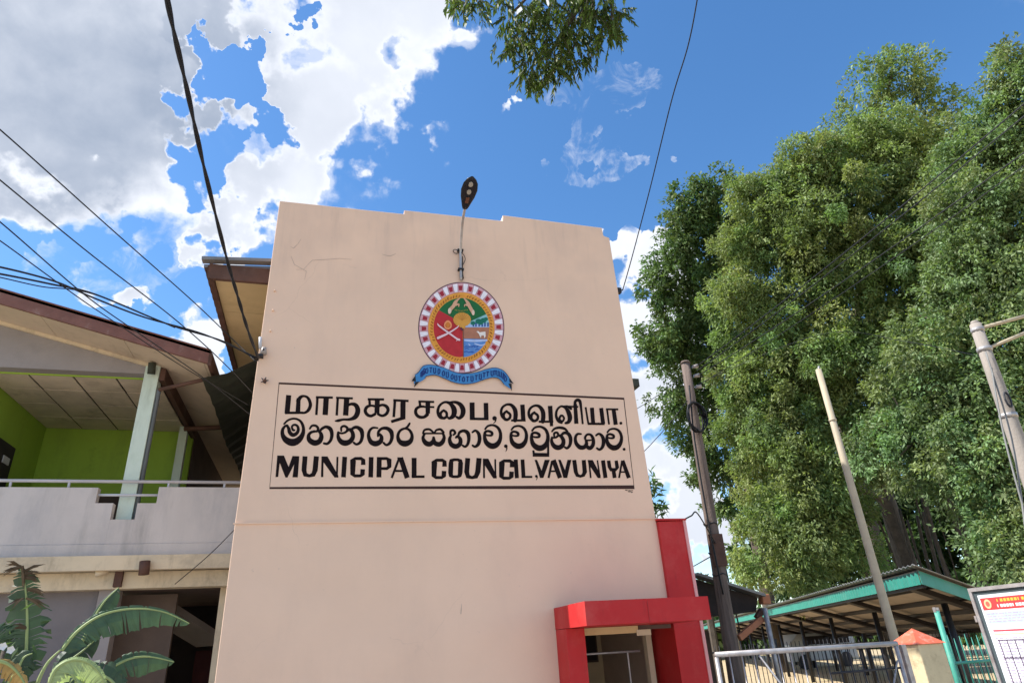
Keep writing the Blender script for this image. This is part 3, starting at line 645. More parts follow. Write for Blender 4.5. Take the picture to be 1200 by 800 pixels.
# wall fittings at the left edge
HK=thing('wall_insulator','dark bolted insulator on the left edge of the peach wall where the thick cable ends','insulator',(-.80,8.45,5.2))
c=atY(309,411,8.44); tube('spool',[c+Vector((0,0,-.05)),c+Vector((0,0,.05))],[.045,.03],M_ceramic,HK); tube('bolt',[c+Vector((0,.05,0)),c+Vector((0,-.06,0))],.012,M_iron,HK); MB().box(c.x-.07,c.x+.0,8.40,8.495,c.z-.09,c.z-.06).build('bracket',M_iron,HK)
tube('upper_bolt',[atY(305,395,8.46),atY(305,408,8.46)],.02,M_rail,HK)
HK2=thing('wall_bolt','small dark spiked bolt on the left edge of the peach wall below the insulator','bolt',(-.8,8.45,4.9))
c=atY(310,446,8.46); 
for k in range(5):
    a=k*1.256; tube('prong',[c,c+Vector((math.cos(a)*.05,-.02,math.sin(a)*.05))],[.014,.005],M_iron,HK2,n=5)
tube('stud',[c+Vector((0,.04,0)),c+Vector((0,-.035,0))],.022,M_brown,HK2)
for (a,b_) in ((314,350),(312,373),(309,397)):
    c=atY(a+8,b_-9,8.5); o=MB(); o.tube([(c.x,8.505,c.z),(c.x,8.47,c.z)],[.016,.010],8).build('patch_boss',M_wall,FW,smooth=True)
HB=thing('side_bracket','small black cable bracket on the upper right edge of the peach wall','bracket',(4.45,8.45,6.9))
MB().box(4.44,4.52,8.55,8.63,6.86,6.95).build('clamp',M_iron,HB); tube('hook',[(4.5,8.58,6.9),(4.56,8.58,6.93)],.012,M_iron,HB)
# ------------------------------------------------------------------ left building
LB=thing('balcony_building','two storey building left of the peach wall with pale balcony, green room and sloping roof','building',(-4,12,0))
def sz(x): return 6.85-.268*(x+5.27)      # soffit height under the sloping roof
xl,xr=-14.0,-1.93
YF,YB=10.3,24
rg=xl
# soffit boards and fascia (the roof falls towards the right)
def slab(y0,y1,x0,x1,d0,d1): # sheet following the slope
    return [(x0,y0,sz(x0)+d0),(x1,y0,sz(x1)+d0),(x1,y1,sz(x1)+d0),(x0,y1,sz(x0)+d0),(x0,y0,sz(x0)+d1),(x1,y0,sz(x1)+d1),(x1,y1,sz(x1)+d1),(x0,y1,sz(x0)+d1)]
M_sof=mat('dull_cream_soffit',(.58,.46,.34),.85,.1,3,dirt=(.26,.2,.15),damt=.6)
x=xl
while x<xr-.05:
    x1=min(x+1.2,xr); MB().hexa(slab(YF+.06,11.19,x+.004,x1-.004,.004,.03)).build('soffit_panel',M_sof,LB); x+=1.2
y=11.2
while y<22:
    MB().hexa(slab(y+.004,y+1.6-.004,-2.72,xr,.004,.03)).build('soffit_panel',M_sof,LB); y+=1.6
MB().hexa(slab(YF,YF+.05,xl,xr,-.02,.20)).build('fascia_board',M_fascia,LB)
MB().hexa(slab(YF,YB,xl,xr,.16,.20)).build('roof_deck',M_brown,LB)
MB().hexa(slab(YF-.02,YF+.14,xl,xr+.02,.202,.222)).build('verge_flashing',M_fascia,LB)
MB().box(xr,xr+.05,YF,YB,sz(xr)-.05,sz(xr)+.16).build('eave_board',M_brown,LB)
MB().hexa(slab(11.14,11.2,xl,-2.9,-.05,.002)).build('soffit_trim',M_slab,LB)
# gable wall above the opening
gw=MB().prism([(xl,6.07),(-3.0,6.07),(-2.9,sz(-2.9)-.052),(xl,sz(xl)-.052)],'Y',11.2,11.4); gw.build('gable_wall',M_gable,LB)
MB().box(xl,-2.9,11.401,11.42,6.045,6.08).build('lintel_edge',M_green,LB)
# column
MB().box(-3.02,-2.80,11.15,11.38,3.1,6.22).build('column',M_col,LB,bevel=.008)
tube('downpipe',[(-2.765,11.19,3.2),(-2.765,11.19,5.66),(-2.74,11.1,5.76)],.033,M_pipe,LB)
tube('gutter_pipe',[(-2.74,11.1,5.76),(-1.96,10.75,5.86)],.034,M_brown,LB)
tube('pipe_stub',[(-2.90,11.08,6.02),(-2.90,11.02,6.20)],.06,M_corr,LB)
tube('rear_gutter_pipe',[(-2.78,13.6,5.9),(-1.95,13.5,5.93)],.05,M_brown,LB)
# balcony slab, parapet, rails
MB().box(xl,-1.0,11.0,14.6,3.0,3.10).build('floor_slab',M_slab,LB)
MB().box(xl,-1.0,10.86,10.998,2.93,3.13).build('slab_edge',M_slab,LB)
MB().box(xl,-1.0,11.08,11.35,2.70,2.929).build('beam',M_slab,LB)
pp=MB().prism([(xl,3.132),(xl,4.13),(-3.285,4.13),(-3.285,3.90),(-2.465,3.90),(-2.465,4.145),(-1.0,4.145),(-1.0,3.132)],'Y',11.0,11.14)
# notch where the column passes the parapet
pp=MB()
for (x0,x1,z0,z1) in ((xl,-3.285,3.31,4.13),(-3.285,-3.045,3.31,3.90),(-2.72,-2.465,3.31,3.90),(-2.465,-1.0,3.31,4.145)):
    pp.box(x0,x1,11.0,11.14,z0,z1)
pp.box(-3.044,-2.721,11.0,11.14,3.31,3.66).build('parapet',M_pale,LB)
MB().box(xl,-1.0,10.985,11.14,3.131,3.306).build('parapet_base',M_pale,LB)
tube('handrail',[(xl,11.05,4.24),(-1.0,11.05,4.235)],.025,M_rail,LB)
tube('lower_rail',[(-3.29,11.05,4.03),(-2.46,11.05,4.03)],.02,M_rail,LB)
for x in (-4.45,-3.7,-2.35,-1.55): tube('rail_post',[(x,11.07,4.10),(x,11.05,4.24)],.018,M_rail,LB)
# room behind the balcony
MB().box(-5.55,-5.45,11.42,14.5,3.1,6.1).box(xl,-5.55,11.42,11.5,3.1,6.1).build('side_room_wall',M_green,LB)
MB().box(-5.449,-2.75,14.4,14.5,3.1,6.1).build('back_wall',M_green,LB)
MB().box(-5.449,-5.42,11.7,13.3,3.1,5.35).build('doorway',M_dark,LB)
MB().box(-5.415,-5.40,12.9,13.15,5.0,5.12).build('door_plate',M_rail,LB)
for i in range(4):
    for j in range(4):
        x0=-5.449+i*.64; y0=11.43+j*.74
        MB().box(x0+.016,x0+.624,y0+.012,y0+.728,6.085-.004*((i*j)%2),6.10).build('ceiling_panel',M_ceil,LB)
MB().box(-5.449,-2.8,11.42,14.4,6.104,6.12).build('ceiling_grid',M_dark,LB)
MB().box(-4.9,-3.6,14.3,14.399,3.1,4.72).build('cupboard',M_dark2,LB)
MB().box(-4.55,-4.05,14.29,14.299,4.45,4.60).build('cupboard_panel',M_brown,LB)
MB().box(-5.0,-4.9,14.33,14.38,4.72,5.0).build('bottle_shelf',M_dark,LB) if False else None
# right side wall of the upper floor (drifts away from the viewer)
MB().hexa([(-2.80,11.16,3.1),(-2.70,11.16,3.1),(-3.2,19,3.1),(-3.3,19,3.1),(-2.80,11.16,6.15),(-2.70,11.16,6.15),(-3.2,19,6.15),(-3.3,19,6.15)]) 
MB().box(-2.80,-2.72,14.5,20,3.1,6.18).build('side_wall',M_dark2,LB)
MB().box(-2.95,-2.80,14.0,14.15,3.1,6.08).build('rear_column',M_col,LB)
MB().box(-2.79,-2.71,11.16,14.5,5.95,6.17).build('side_beam',M_brown,LB)
MB().box(-2.4,-1.0,17.5,17.6,3.1,5.2).build('rear_screen',M_dark2,LB)
MB().box(-1.9,-1.0,14.5,20,2.9,3.1).build('rear_landing',M_dark2,LB)
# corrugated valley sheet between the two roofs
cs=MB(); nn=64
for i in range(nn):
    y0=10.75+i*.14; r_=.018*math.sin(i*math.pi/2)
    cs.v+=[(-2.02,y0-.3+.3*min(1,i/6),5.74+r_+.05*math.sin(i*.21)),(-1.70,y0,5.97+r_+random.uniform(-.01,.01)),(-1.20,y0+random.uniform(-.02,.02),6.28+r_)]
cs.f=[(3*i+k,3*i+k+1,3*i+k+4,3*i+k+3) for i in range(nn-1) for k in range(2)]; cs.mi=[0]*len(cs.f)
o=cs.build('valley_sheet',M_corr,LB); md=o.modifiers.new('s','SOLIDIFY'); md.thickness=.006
# ground floor
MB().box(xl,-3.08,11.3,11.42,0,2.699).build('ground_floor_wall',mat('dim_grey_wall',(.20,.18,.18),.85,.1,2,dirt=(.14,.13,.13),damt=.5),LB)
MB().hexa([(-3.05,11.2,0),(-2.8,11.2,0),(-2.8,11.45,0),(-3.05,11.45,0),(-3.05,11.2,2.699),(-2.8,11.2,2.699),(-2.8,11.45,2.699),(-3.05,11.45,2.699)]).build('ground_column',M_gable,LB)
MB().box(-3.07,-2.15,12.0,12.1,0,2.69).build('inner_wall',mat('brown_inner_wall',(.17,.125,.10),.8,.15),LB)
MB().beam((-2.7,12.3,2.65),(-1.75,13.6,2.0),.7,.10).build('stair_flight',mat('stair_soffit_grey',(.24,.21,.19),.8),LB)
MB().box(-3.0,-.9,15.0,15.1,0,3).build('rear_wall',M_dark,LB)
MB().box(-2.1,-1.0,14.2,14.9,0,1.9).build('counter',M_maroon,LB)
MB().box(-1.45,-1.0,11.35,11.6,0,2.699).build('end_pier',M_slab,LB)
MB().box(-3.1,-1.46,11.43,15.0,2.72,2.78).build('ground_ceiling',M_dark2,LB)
tube('down_light',[atY(170,657,10.79),atY(168.5,673,10.79)],.07,M_brown,LB,n=14)
MB().box(-2.84,-2.74,11.0,11.079,2.72,2.96).build('beam_bracket',M_brown,LB)
tube('socket',[(-2.93,11.0,2.93),(-3.08,10.95,2.90)],[.03,.045],M_slab,LB)
tube('loose_wire',[tuple(x) for x in catmull([atY(277,618,10.4),atY(245,650,10.7),atY(205,684,10.95)],5)],.006,M_wire,LB,n=5)
# ------------------------------------------------------------------ poles
P1=thing('utility_pole','dark weathered wooden utility pole rising behind the gate beside the red pillar','utility pole',(7.55,11.75,0))
t1=atD(803,425,15); b1=atY(858,765,t1.y); dirp=(t1-b1).normalized(); g0=b1-dirp*(b1.z/dirp.z)
pt=[g0+(t1-g0)*f for f in (0,.2,.45,.7,.85,1)]
tube('shaft',[tuple(x) for x in pt],[.155,.14,.125,.11,.10,.095],M_wood,P1,n=12)
tube('pole_cap',[tuple(t1-dirp*.02),tuple(t1+dirp*.03)],[.12,.09],M_wood,P1,n=12)
c=atY(838,645,t1.y)
MB().beam(c+Vector((0,-.1,-.3)),c+Vector((0,-.1,.3)),.26,.10,(0,1,0)).build('junction_box',M_brown,P1)
q=MB()
for z in (-.45,-.05,.5): q.tube([tuple(c+Vector((.13*math.cos(a),.13*math.sin(a)-.0,z+.02*math.sin(3*a)))) for a in np.linspace(0,2*math.pi,13)],.012,5)
q.build('strap',M_iron,P1,smooth=True)
c=atY(811,492,t1.y); q=MB(); rr=random.Random(2)
for k in range(5): q.tube([tuple(c+Vector((.16*math.cos(a)*(1+.1*k)+rr.uniform(-.02,.02),-.15-.02*k,.33*math.sin(a)+rr.uniform(-.03,.03)))) for a in np.linspace(0,2*math.pi,17)],.017,5)
q.build('cable_coil',M_wire,P1,smooth=True)
q=MB()
q.tube([tuple(x) for x in catmull([t1+Vector((-.09,-.13,-.6)),t1+Vector((-.15,-.16,-1.1)),c+Vector((-.12,-.15,-.5)),b1+Vector((-.12,-.18,2.4)),b1+Vector((-.08,-.18,1.0))],5)],.018,5)
q.build('running_cable',M_wire,P1,smooth=True)
for k,z in enumerate((-.12,-.34,-.6)): 
    d=t1+dirp*z; tube('insulator',[tuple(d+Vector((.12,-.06,0))),tuple(d+Vector((.24,-.09,.02)))],[.035,.05],M_ceramic,P1)
P2=thing('lamp_pole','slim plain cream pole leaning in front of the large trees, behind the gate','pole',(7.8,8.3,0))
t2=atD(959,433,12); b2=atY(1053,765,t2.y); d2=(t2-b2).normalized(); g2=b2-d2*(b2.z/d2.z)
tube('shaft',[tuple(g2+(t2-g2)*f) for f in (0,.33,.66,1)],[.068,.062,.055,.048],M_creamp,P2,n=10)
tube('top_pin',[tuple(t2),tuple(t2+d2*.06+Vector((.03,0,0)))],.015,M_steel,P2)
tube('collar',[tuple(t2-d2*.9),tuple(t2-d2*.86)],.058,M_creamp,P2)
P3=thing('concrete_pole','pale square-topped concrete utility pole with two crossarms at the right edge','utility pole',(9.3,6.5,0))
t3=atD(1143,380,12); b3=atY(1215,580,t3.y); d3=(t3-b3).normalized(); g3=b3-d3*(b3.z/d3.z)
tube('shaft',[tuple(g3+(t3-g3)*f) for f in (0,.3,.6,.85,1)],[.14,.125,.11,.09,.078],M_concp,P3,n=10)
tube('pole_cap',[tuple(t3),tuple(t3+d3*.05)],[.06,.05],M_concp,P3)
a0=t3-d3*.08; e0=atY(1206,369,t3.y-.3); tube('crossarm',[tuple(a0),tuple(e0)],.028,M_creamp,P3)
a1=t3-d3*.42; e1=atY(1206,388,t3.y-.3); tube('crossarm',[tuple(a1),tuple(e1)],.026,M_creamp,P3)
for s_,k in ((.1,0),(.42,1),(1.45,2)):
    c=t3-d3*s_; tube('band',[tuple(c+d3*.03),tuple(c-d3*.03)],.088+.012*k,M_steel,P3,n=12)
for off,e in ((.0,(1203,628)),(.25,(1212,640))):
    q=[t3-d3*(.5+off)+Vector((-.10,-.08,0)),t3-d3*(1.8)+Vector((-.22-off*.5,-.1,0)),atY(e[0],e[1],t3.y-.1)]
    tube('stay_cable',[tuple(x) for x in catmull(q,6)],.013,M_wirel,P3,n=5)
q=MB(); c=atY(1181,468,t3.y-.12)
q.tube([tuple(c+Vector((.05*math.cos(a),0,.11*math.sin(a)))) for a in np.linspace(0,2*math.pi,11)],.014,5); q.build('turnbuckle',M_iron,P3)
# ------------------------------------------------------------------ overhead wires
def wire(pts,r,label,m=M_wire,name='overhead_wire',group=None,n=5,sag=None):
    P=[Vector(x) for x in pts]
    if sag is not None and len(P)==2:
        P=[P[0].lerp(P[1],t)-Vector((0,0,4*sag*t*(1-t))) for t in [i/10 for i in range(11)]]
        q=[tuple(x) for x in P]
    else: q=[tuple(x) for x in catmull(P,8)]
    return MB().tube(q,r,n).build(name,m,None,label,'wire',group,smooth=True)
# thick twisted service cable: two strands
hook=atY(303,420,8.40)
pth=[Vector(x) for x in catmull([atD(190,-60,5.0),atD(196,0,5.2),atD(218,100,5.6),atD(240,200,6.2),atD(265,300,7.2),atD(278,345,7.7),atD(290,385,8.2),hook],10)]
q=MB()
for ph in (0,math.pi):
    s_=[]; 
    for i,x in enumerate(pth):
        a=i*.6+ph; s_.append(tuple(x+Vector((.008*math.cos(a),0.0,.008*math.sin(a)))))
    q.tube(s_,.0115,6)
q.build('service_cable',M_wire,None,'thick black twisted cable hanging from the top edge down to the insulator','cable',smooth=True)
G='wires crossing the sky at left'
wire([atD(-40,123,7),atD(0,152,7.4),atD(130,268,8.2),atD(225,352,9),atD(268,393,9.4),atD(300,424,9.0)],.007,'uppermost thin black wire crossing the sky above the balcony roof',group=G)
wire([atD(-40,178,7),atD(0,211,7.4),atD(109,300,8.2),atD(205,374,9),atD(262,425,9.4),atY(300,465,9.6)],.007,'second thin black wire from the top crossing above the balcony roof',group=G)
wire([atD(-40,232,7),atD(0,260,7.4),atD(100,346,8),atD(165,392,8.6),atD(235,440,9.4),atD(292,485,10)],.0065,'third thin wire, dipping in front of the sloping balcony roof',group=G)
wire([atD(-40,256,7),atD(0,282,7.4),atD(80,340,8),atD(125,371,8.6),atD(215,430,9.4),atD(290,474,10)],.006,'lowest thin wire, passing in front of the sloping balcony roof',group=G)
wire([atD(-40,308,7),atD(0,313,7.3),atD(65,330,7.8),atD(112,350,8.2),atD(170,372,8.6),atD(240,392,8.9),hook],.010,'upper black cable sagging flat from left edge to the insulator',group=G)
wire([atD(-40,315,7),atD(0,321,7.3),atD(60,333,7.8),atD(112,345,8.2),atD(200,381,8.7),atD(262,400,9.0),hook+Vector((0,0,-.03))],.010,'lower black cable sagging flat from left edge to the insulator',group=G)
wire([atD(-40,317,7),atD(0,325,7.35),atD(50,336,7.8),atD(90,340,8.1),atD(130,352,8.4),atD(205,384,8.8)],.006,'thin cable lying just under the two sagging cables at left',group=G)
wire([atD(822,-40,9),atD(817,0,9),atD(806,55,9.2),atD(787,118,9.6),atD(762,220,10.2),atD(741,300,10.8),Vector((4.56,8.58,6.93))],.0085,'single dark wire dropping from the top edge to the right corner of the peach wall')
G2='wires running from the wooden pole over the trees'
nm=['topmost','second','third','lowest']
for k,(ex,ey,z,r) in enumerate(((1210,112,-.12,.010),(1210,128,-.22,.009),(1212,176,-.34,.009),(1215,190,-.55,.007))):
    s_=t1+dirp*z+Vector((.2,-.08,0)); wire([s_,atD(ex+60,ey-50,11)],r,f'{nm[k]} of the wires rising from the wooden pole in front of the trees',group=G2,sag=.10,m=M_wire)
G3='thin wires between the building and wooden pole'
wire([Vector((4.6,12.5,5.6)),t1+dirp*-.3+Vector((-.1,0,0))],.007,'upper thin wire between the peach building and the wooden pole',group=G3,sag=.25)
wire([Vector((4.8,13.5,4.2)),t1+dirp*-.9+Vector((-.1,0,0))],.009,'lower thin wire between the peach building and the wooden pole',group=G3,sag=.3)
c=atY(838,636,t1.y-.15)
wire([Vector((4.93,8.6,3.13)),atY(810,604,9.2),atY(818,602,10),c],.012,'short black wire arching from the red pillar top to the wooden pole')
wire([atY(813,663,14),atY(836,650,t1.y)],.012,'short wire behind the red pillar sloping up to the wooden pole')
wire([t3-d3*.55,atD(1060,400,13.5),atD(960,392,14),t1+dirp*-.5+Vector((.2,0,0))],.005,'thin wire strung between the concrete pole and the wooden pole',m=M_wire)
# ------------------------------------------------------------------ gate, pillar, tube, fences
GT=thing('steel_gate','grey tubular steel gate with upright bars between the red pillar and plastered pillar','gate',(5.4,7,0))
def tb(name,a,b_,r,m=M_steel,par=GT,n=8): return tube(name,[a,b_],r,m,par,n=n)
tb('top_rail',(4.19,7,1.435),(6.62,7,1.425),.028); tb('end_stile',(4.20,7,.05),(4.20,7,1.41),.024); tb('end_stile',(6.60,7,.05),(6.60,7,1.40),.024)
tb('bottom_rail',(4.19,7,.12),(6.62,7,.12),.024)
for i in range(15):
    x=4.36+i*.155
    if i in (3,): continue
    tb('bar',(x,7,.13),(x,7,1.41),.0075,M_iron if i>6 else M_steel)
tb('brace',(4.72,6.985,1.40),(5.6,6.985,.14),.012); tb('brace',(6.55,6.985,1.25),(5.9,6.985,.14),.010)
tb('mid_rail',(5.62,7.0,1.17),(6.58,7.0,1.17),.012,M_iron)
PL=thing('gate_pillar','cream plastered gate pillar with orange pyramid cap beside the steel gate','gate pillar',(7,7.2,0))
MB().box(6.92,7.30,7.0,7.42,0,1.40).build('shaft',M_gp,PL,bevel=.012)
MB().add([(6.89,6.98,1.4),(7.33,6.98,1.4),(7.33,7.45,1.4),(6.89,7.45,1.4),(7.11,7.21,1.575)],[(3,2,1,0),(0,1,4),(1,2,4),(2,3,4),(3,0,4)]).build('cap',M_cap,PL)
FR=thing('gate_frame_post','grey box-section gate post standing against the plastered pillar','post',(6.7,7,0))
MB().box(6.655,6.715,6.97,7.03,0,1.41).build('post_tube',M_steel,FR); MB().box(6.716,6.92,7.01,7.03,.5,.53).build('hinge',M_iron,FR)
t4=atY(1096,711,7.6)
GP=thing('green_tube_post','leaning turquoise metal tube post with a notched top behind the plastered pillar','post',(t4.x,7.6,0))
tube('shaft',[(t4.x-.02,7.6,0),(t4.x,7.6,t4.z-.05)],.034,M_fence,GP); MB().box(t4.x-.034,t4.x-.016,7.58,7.62,t4.z-.06,t4.z).box(t4.x+.016,t4.x+.034,7.58,7.62,t4.z-.06,t4.z-.005).build('notched_end',M_steel,GP)
FN=thing('green_railing','turquoise spear-topped railing behind the notice board','railing',(10,9,0))
for i in range(22):
    x=9.05+i*.115; h=1.42+.03*math.sin(i*2.1)
    tube('picket',[(x,9,0),(x,9,h-.10),(x,9,h)],[.011,.011,.003],M_fence,FN,n=5)
tube('rail',[(9.0,9,1.05),(11.6,9,1.05)],.022,M_fence,FN); tube('rail',[(9.0,9,.25),(11.6,9,.25)],.022,M_fence,FN)
tube('rail_post',[(9.0,9,0),(9.0,9,1.5)],.03,M_fence,FN)
BF=thing('black_iron_fence','long black iron bar fence under the shed before the sandy field','fence',(8,16,0))
for k in range(5):
    x0=5.6+k*2.7
    tube('rail_post',[(x0,15.5,0),(x0,15.5,1.5)],.05,M_iron,BF,n=6)
for i in range(110):
    x=5.7+i*.12; tube('bar',[(x,15.5,.05),(x,15.5,1.42)],.011,M_iron,BF,n=4)
tube('rail',[(5.6,15.5,1.28),(16.5,15.5,1.28)],.02,M_iron,BF); tube('rail',[(5.6,15.5,.25),(16.5,15.5,.25)],.02,M_iron,BF)
# ------------------------------------------------------------------ notice board (faces left)
NBd=thing('notice_board','framed white public notice board with red heading and ruled tables at right edge','notice board',(6.6,5.1,0))
bx=6.6; y0,y1=4.2,5.80; z0,z1=.75,1.925
fr=MB(); 
for (a,b_,c_,d_) in ((y0,y1,z1-.035,z1),(y0,y1,z0,z0+.035),(y0,y0+.035,z0+.036,z1-.036),(y1-.035,y1,z0+.036,z1-.036)): fr.box(bx-.02,bx+.03,a,b_,c_,d_)
fr.build('frame',M_steel,NBd)
MB().box(bx+.0,bx+.02,y0+.036,y1-.036,z0+.036,z1-.036).build('backing',mat('dark_grey_board',(.06,.08,.085),.6,.1),NBd)
Mp=mat('poster_paper',(.68,.70,.74),.6,.05)
yy0,yy1=y0+.06,y1-.075; zz0,zz1=z0+.08,z1-.075
PS=MB().box(bx-.004,bx-.001,yy0,yy1,zz0,zz1).build('poster',Mp,NBd)
def pr(name,a,b_,c_,d_,col,lift=.0055):  # y from the poster's left edge (which is +Y), z from its top
    return MB().box(bx-lift,bx-lift+.001,yy1-b_,yy1-a,zz1-d_,zz1-c_).build(name,paint(name,col),PS)
pr('red_heading',.02,1.2,.03,.145,(.62,.05,.05)); 
q=MB()
for i in range(26):
    yy=yy1-.20-i*.038; w=.028 if i%6 else .012; q.box(bx-.0068,bx-.0058,yy-w,yy,zz1-.075,zz1-.048)
q.build('heading_script',paint('heading_yellow',(.80,.42,.06)),PS,kind='stuff')
q=MB()
for i in range(30):
    yy=yy1-.19-i*.033; w=.026 if i%5 else .01; q.box(bx-.0068,bx-.0058,yy-w,yy,zz1-.125,zz1-.098)
q.build('heading_script',paint('heading_white',(.8,.75,.72)),PS,kind='stuff')
q=MB(); q.v=[(bx-.0068,yy1-.09+.04*math.cos(a),zz1-.088+.045*math.sin(a)) for a in np.linspace(0,2*math.pi,17)[:-1]]; q.f=[tuple(range(16))]; q.mi=[0]; q.build('crest',paint('crest_gold',(.72,.45,.25)),PS)
q=MB(); q.v=[(bx-.0075,yy1-.09+.022*math.cos(a),zz1-.088+.026*math.sin(a)) for a in np.linspace(0,2*math.pi,13)[:-1]]; q.f=[tuple(range(12))]; q.mi=[0]; q.build('crest_centre',paint('crest_red',(.6,.12,.08)),PS)
pr('blue_heading',.02,1.2,.165,.27,(.42,.52,.66)); pr('red_rule',.05,.42,.33,.345,(.6,.06,.08)); pr('dark_rule',.46,1.1,.325,.338,(.15,.08,.12)); pr('orange_rule',.05,1.2,.365,.375,(.75,.45,.3))
q=MB(); rr=random.Random(9)
for r_ in range(22):
    z=zz1-.18-r_*.0; 
for r_ in range(4):
    z=zz1-.175-r_*.024; yy=yy1-.04
    while yy>yy0+.1: w=rr.uniform(.02,.06); q.box(bx-.0068,bx-.0058,yy-w,yy,z-.010,z); yy-=w+.012
for r_ in range(26):
    z=zz1-.40-r_*.024; yy=yy1-.05
    while yy>yy0+.1: w=rr.uniform(.015,.05); q.box(bx-.0068,bx-.0058,yy-w,yy,z-.008,z); yy-=w+.014
q.build('small_print',paint('print_violet',(.42,.36,.48)),PS,kind='stuff')
q=MB()
for k in range(8): q.box(bx-.008,bx-.007,yy1-.075-k*.085-.007,yy1-.075-k*.085,zz0+.03,zz1-.42)
for z in (.42,.58,.80,1.0): q.box(bx-.008,bx-.007,yy0+.04,yy1-.068,zz1-z-.007,zz1-z)
q.build('table_grid',paint('grid_dark',(.07,.03,.07)),PS)
tube('leg',[(bx+.05,y1-.02,0),(bx+.05,y1-.02,1.88)],.025,M_steel,NBd); tube('leg',[(bx+.05,y0+.02,0),(bx+.05,y0+.02,1.88)],.025,M_steel,NBd)
MB().box(bx-.03,bx+.04,y1-.001,y1+.02,1.60,1.66).build('clip',M_steel,NBd)
# ------------------------------------------------------------------ parking shed
SH=thing('parking_shed','long open shed with turquoise corrugated fascia and dark purlins under its roof','shed',(15,20,0))
Av=atY(1075,665,9.6); U_=Vector((.4283,.9036,0)).normalized(); V_=Vector((.931,.322,-.171)).normalized()
Ls,Ws=75,6.0
def sp(u,v,w=0): return Av+U_*u+V_*v+Vector((0,0,w))
q=MB(); n=700
pts=[]
for i in range(n+1):
    u=-.15+(Ls+.15)*i/n; w=.025*math.sin(i*math.pi/1.0*.5*2)
    w=.016*(1 if i%2 else -1)
    q.v+= [tuple(sp(u,-.19,w)),tuple(sp(u,Ws,w))]
q.f=[(2*i,2*i+1,2*i+3,2*i+2) for i in range(n)]; q.mi=[0]*n
o=q.build('roof_sheet',M_galv,SH); md=o.modifiers.new('s','SOLIDIFY'); md.thickness=.012; md.offset=1
q=MB(); q.hexa([sp(0,0,-.06),sp(Ls,0,-.06),sp(Ls,Ws,-.06),sp(0,Ws,-.06),sp(0,0,-.035),sp(Ls,0,-.035),sp(Ls,Ws,-.035),sp(0,Ws,-.035)]); q.build('roof_lining',M_sheet,SH)
# long fascia: corrugated sheet on edge
q=MB(); n=800
for i in range(n+1):
    u=Ls*i/n; o_=.008*(1 if i%2 else -1); d=Vector((-.9036,.4283,0))*(.03+o_)
    q.v+=[tuple(sp(u,0,-.06)+d),tuple(sp(u,0,-.27)+d)]
q.f=[(2*i,2*i+1,2*i+3,2*i+2) for i in range(n)]; q.mi=[0]*n; q.build('long_fascia',M_shedg,SH)
q=MB(); q.hexa([sp(-.03,-.02,-.27),sp(0,-.02,-.27),sp(0,Ws,-.25),sp(-.03,Ws,-.25),sp(-.03,-.02,-.05),sp(0,-.02,-.05),sp(0,Ws,-.05),sp(-.03,Ws,-.05)]); q.build('end_fascia',M_shedg,SH)
MB().beam(sp(0,.06,-.285),sp(Ls,.06,-.285),.06,.05).build('edge_beam',M_purlin,SH)
v=.85
while v<Ws: MB().beam(sp(.05,v,-.11),sp(Ls,v,-.11),.10,.09).build('purlin',M_purlin,SH); v+=1.25
u=.9
while u<Ls-1: MB().beam(sp(u,.1,-.205),sp(u,Ws,-.205),.13,.10).build('rafter',M_purlin,SH); u+=4.2
u=.9; k=0
while u<Ls-1:
    for v in (1.4,Ws-1.0):
        c=sp(u,v,-.3); tube('post',[(c.x,c.y,0),tuple(c)],.06 if v<2 else .07,M_iron,SH,n=8)
    u+=4.2
# dark awning beside the red pillar, with orange bracket and its pole
AW=thing('kiosk_awning','low dark corrugated awning behind the red pillar with orange end bracket','awning',(7,12.4,0))
a_=[atY(812,677,12.3),atY(888,700,12.3),atY(886,716,12.3),atY(812,724,12.3)]
MB().hexa([a_[3],a_[2],a_[2]+Vector((.3,2.2,0)),a_[3]+Vector((.3,2.2,0)),a_[0],a_[1],a_[1]+Vector((.3,2.2,0)),a_[0]+Vector((.3,2.2,0))]).build('awning_body',mat('black_brown_board',(.03,.022,.02),.8,.3,4),AW)
MB().beam(a_[0]+Vector((0,-.06,.06)),a_[1]+Vector((.05,-.06,.03)),.3,.05).build('awning_edge',M_galv,AW)
c=atY(899,706,12.2); MB().box(c.x-.09,c.x+.10,12.2,12.36,c.z-.02,c.z+.17).build('end_tile',M_rust,AW,bevel=.02)
MB().beam(atY(866,747,12.2),atY(893,724,12.2),.10,.11).build('bracket',M_rust,AW)
MB().beam(atY(893,714,12.25),atY(887,724,12.25),.1,.1).build('bracket_plate',M_brown,AW)
c=atY(896,712,12.1); tube('post',[(c.x,12.1,0),(c.x,12.1,c.z)],.05,M_steel,AW)
c=atY(846,715,13.6); MB().box(6.3,8.2,13.8,14.3,0,1.75).build('kiosk_body',M_dark2,AW)
SM=thing('slim_mast','slim pale pole standing against the sky behind the awning','pole',atY(848,700,16)*1)
SM.location.z=0; c=atY(846,655,16); tube('shaft',[(c.x+.0,16,0),(c.x,16,c.z+.3)],.05,M_creamp,SM); c=atY(852,655,16); tube('side_rod',[(c.x,16,1.5),(c.x-.1,16,c.z)],.02,M_iron,SM,n=5)
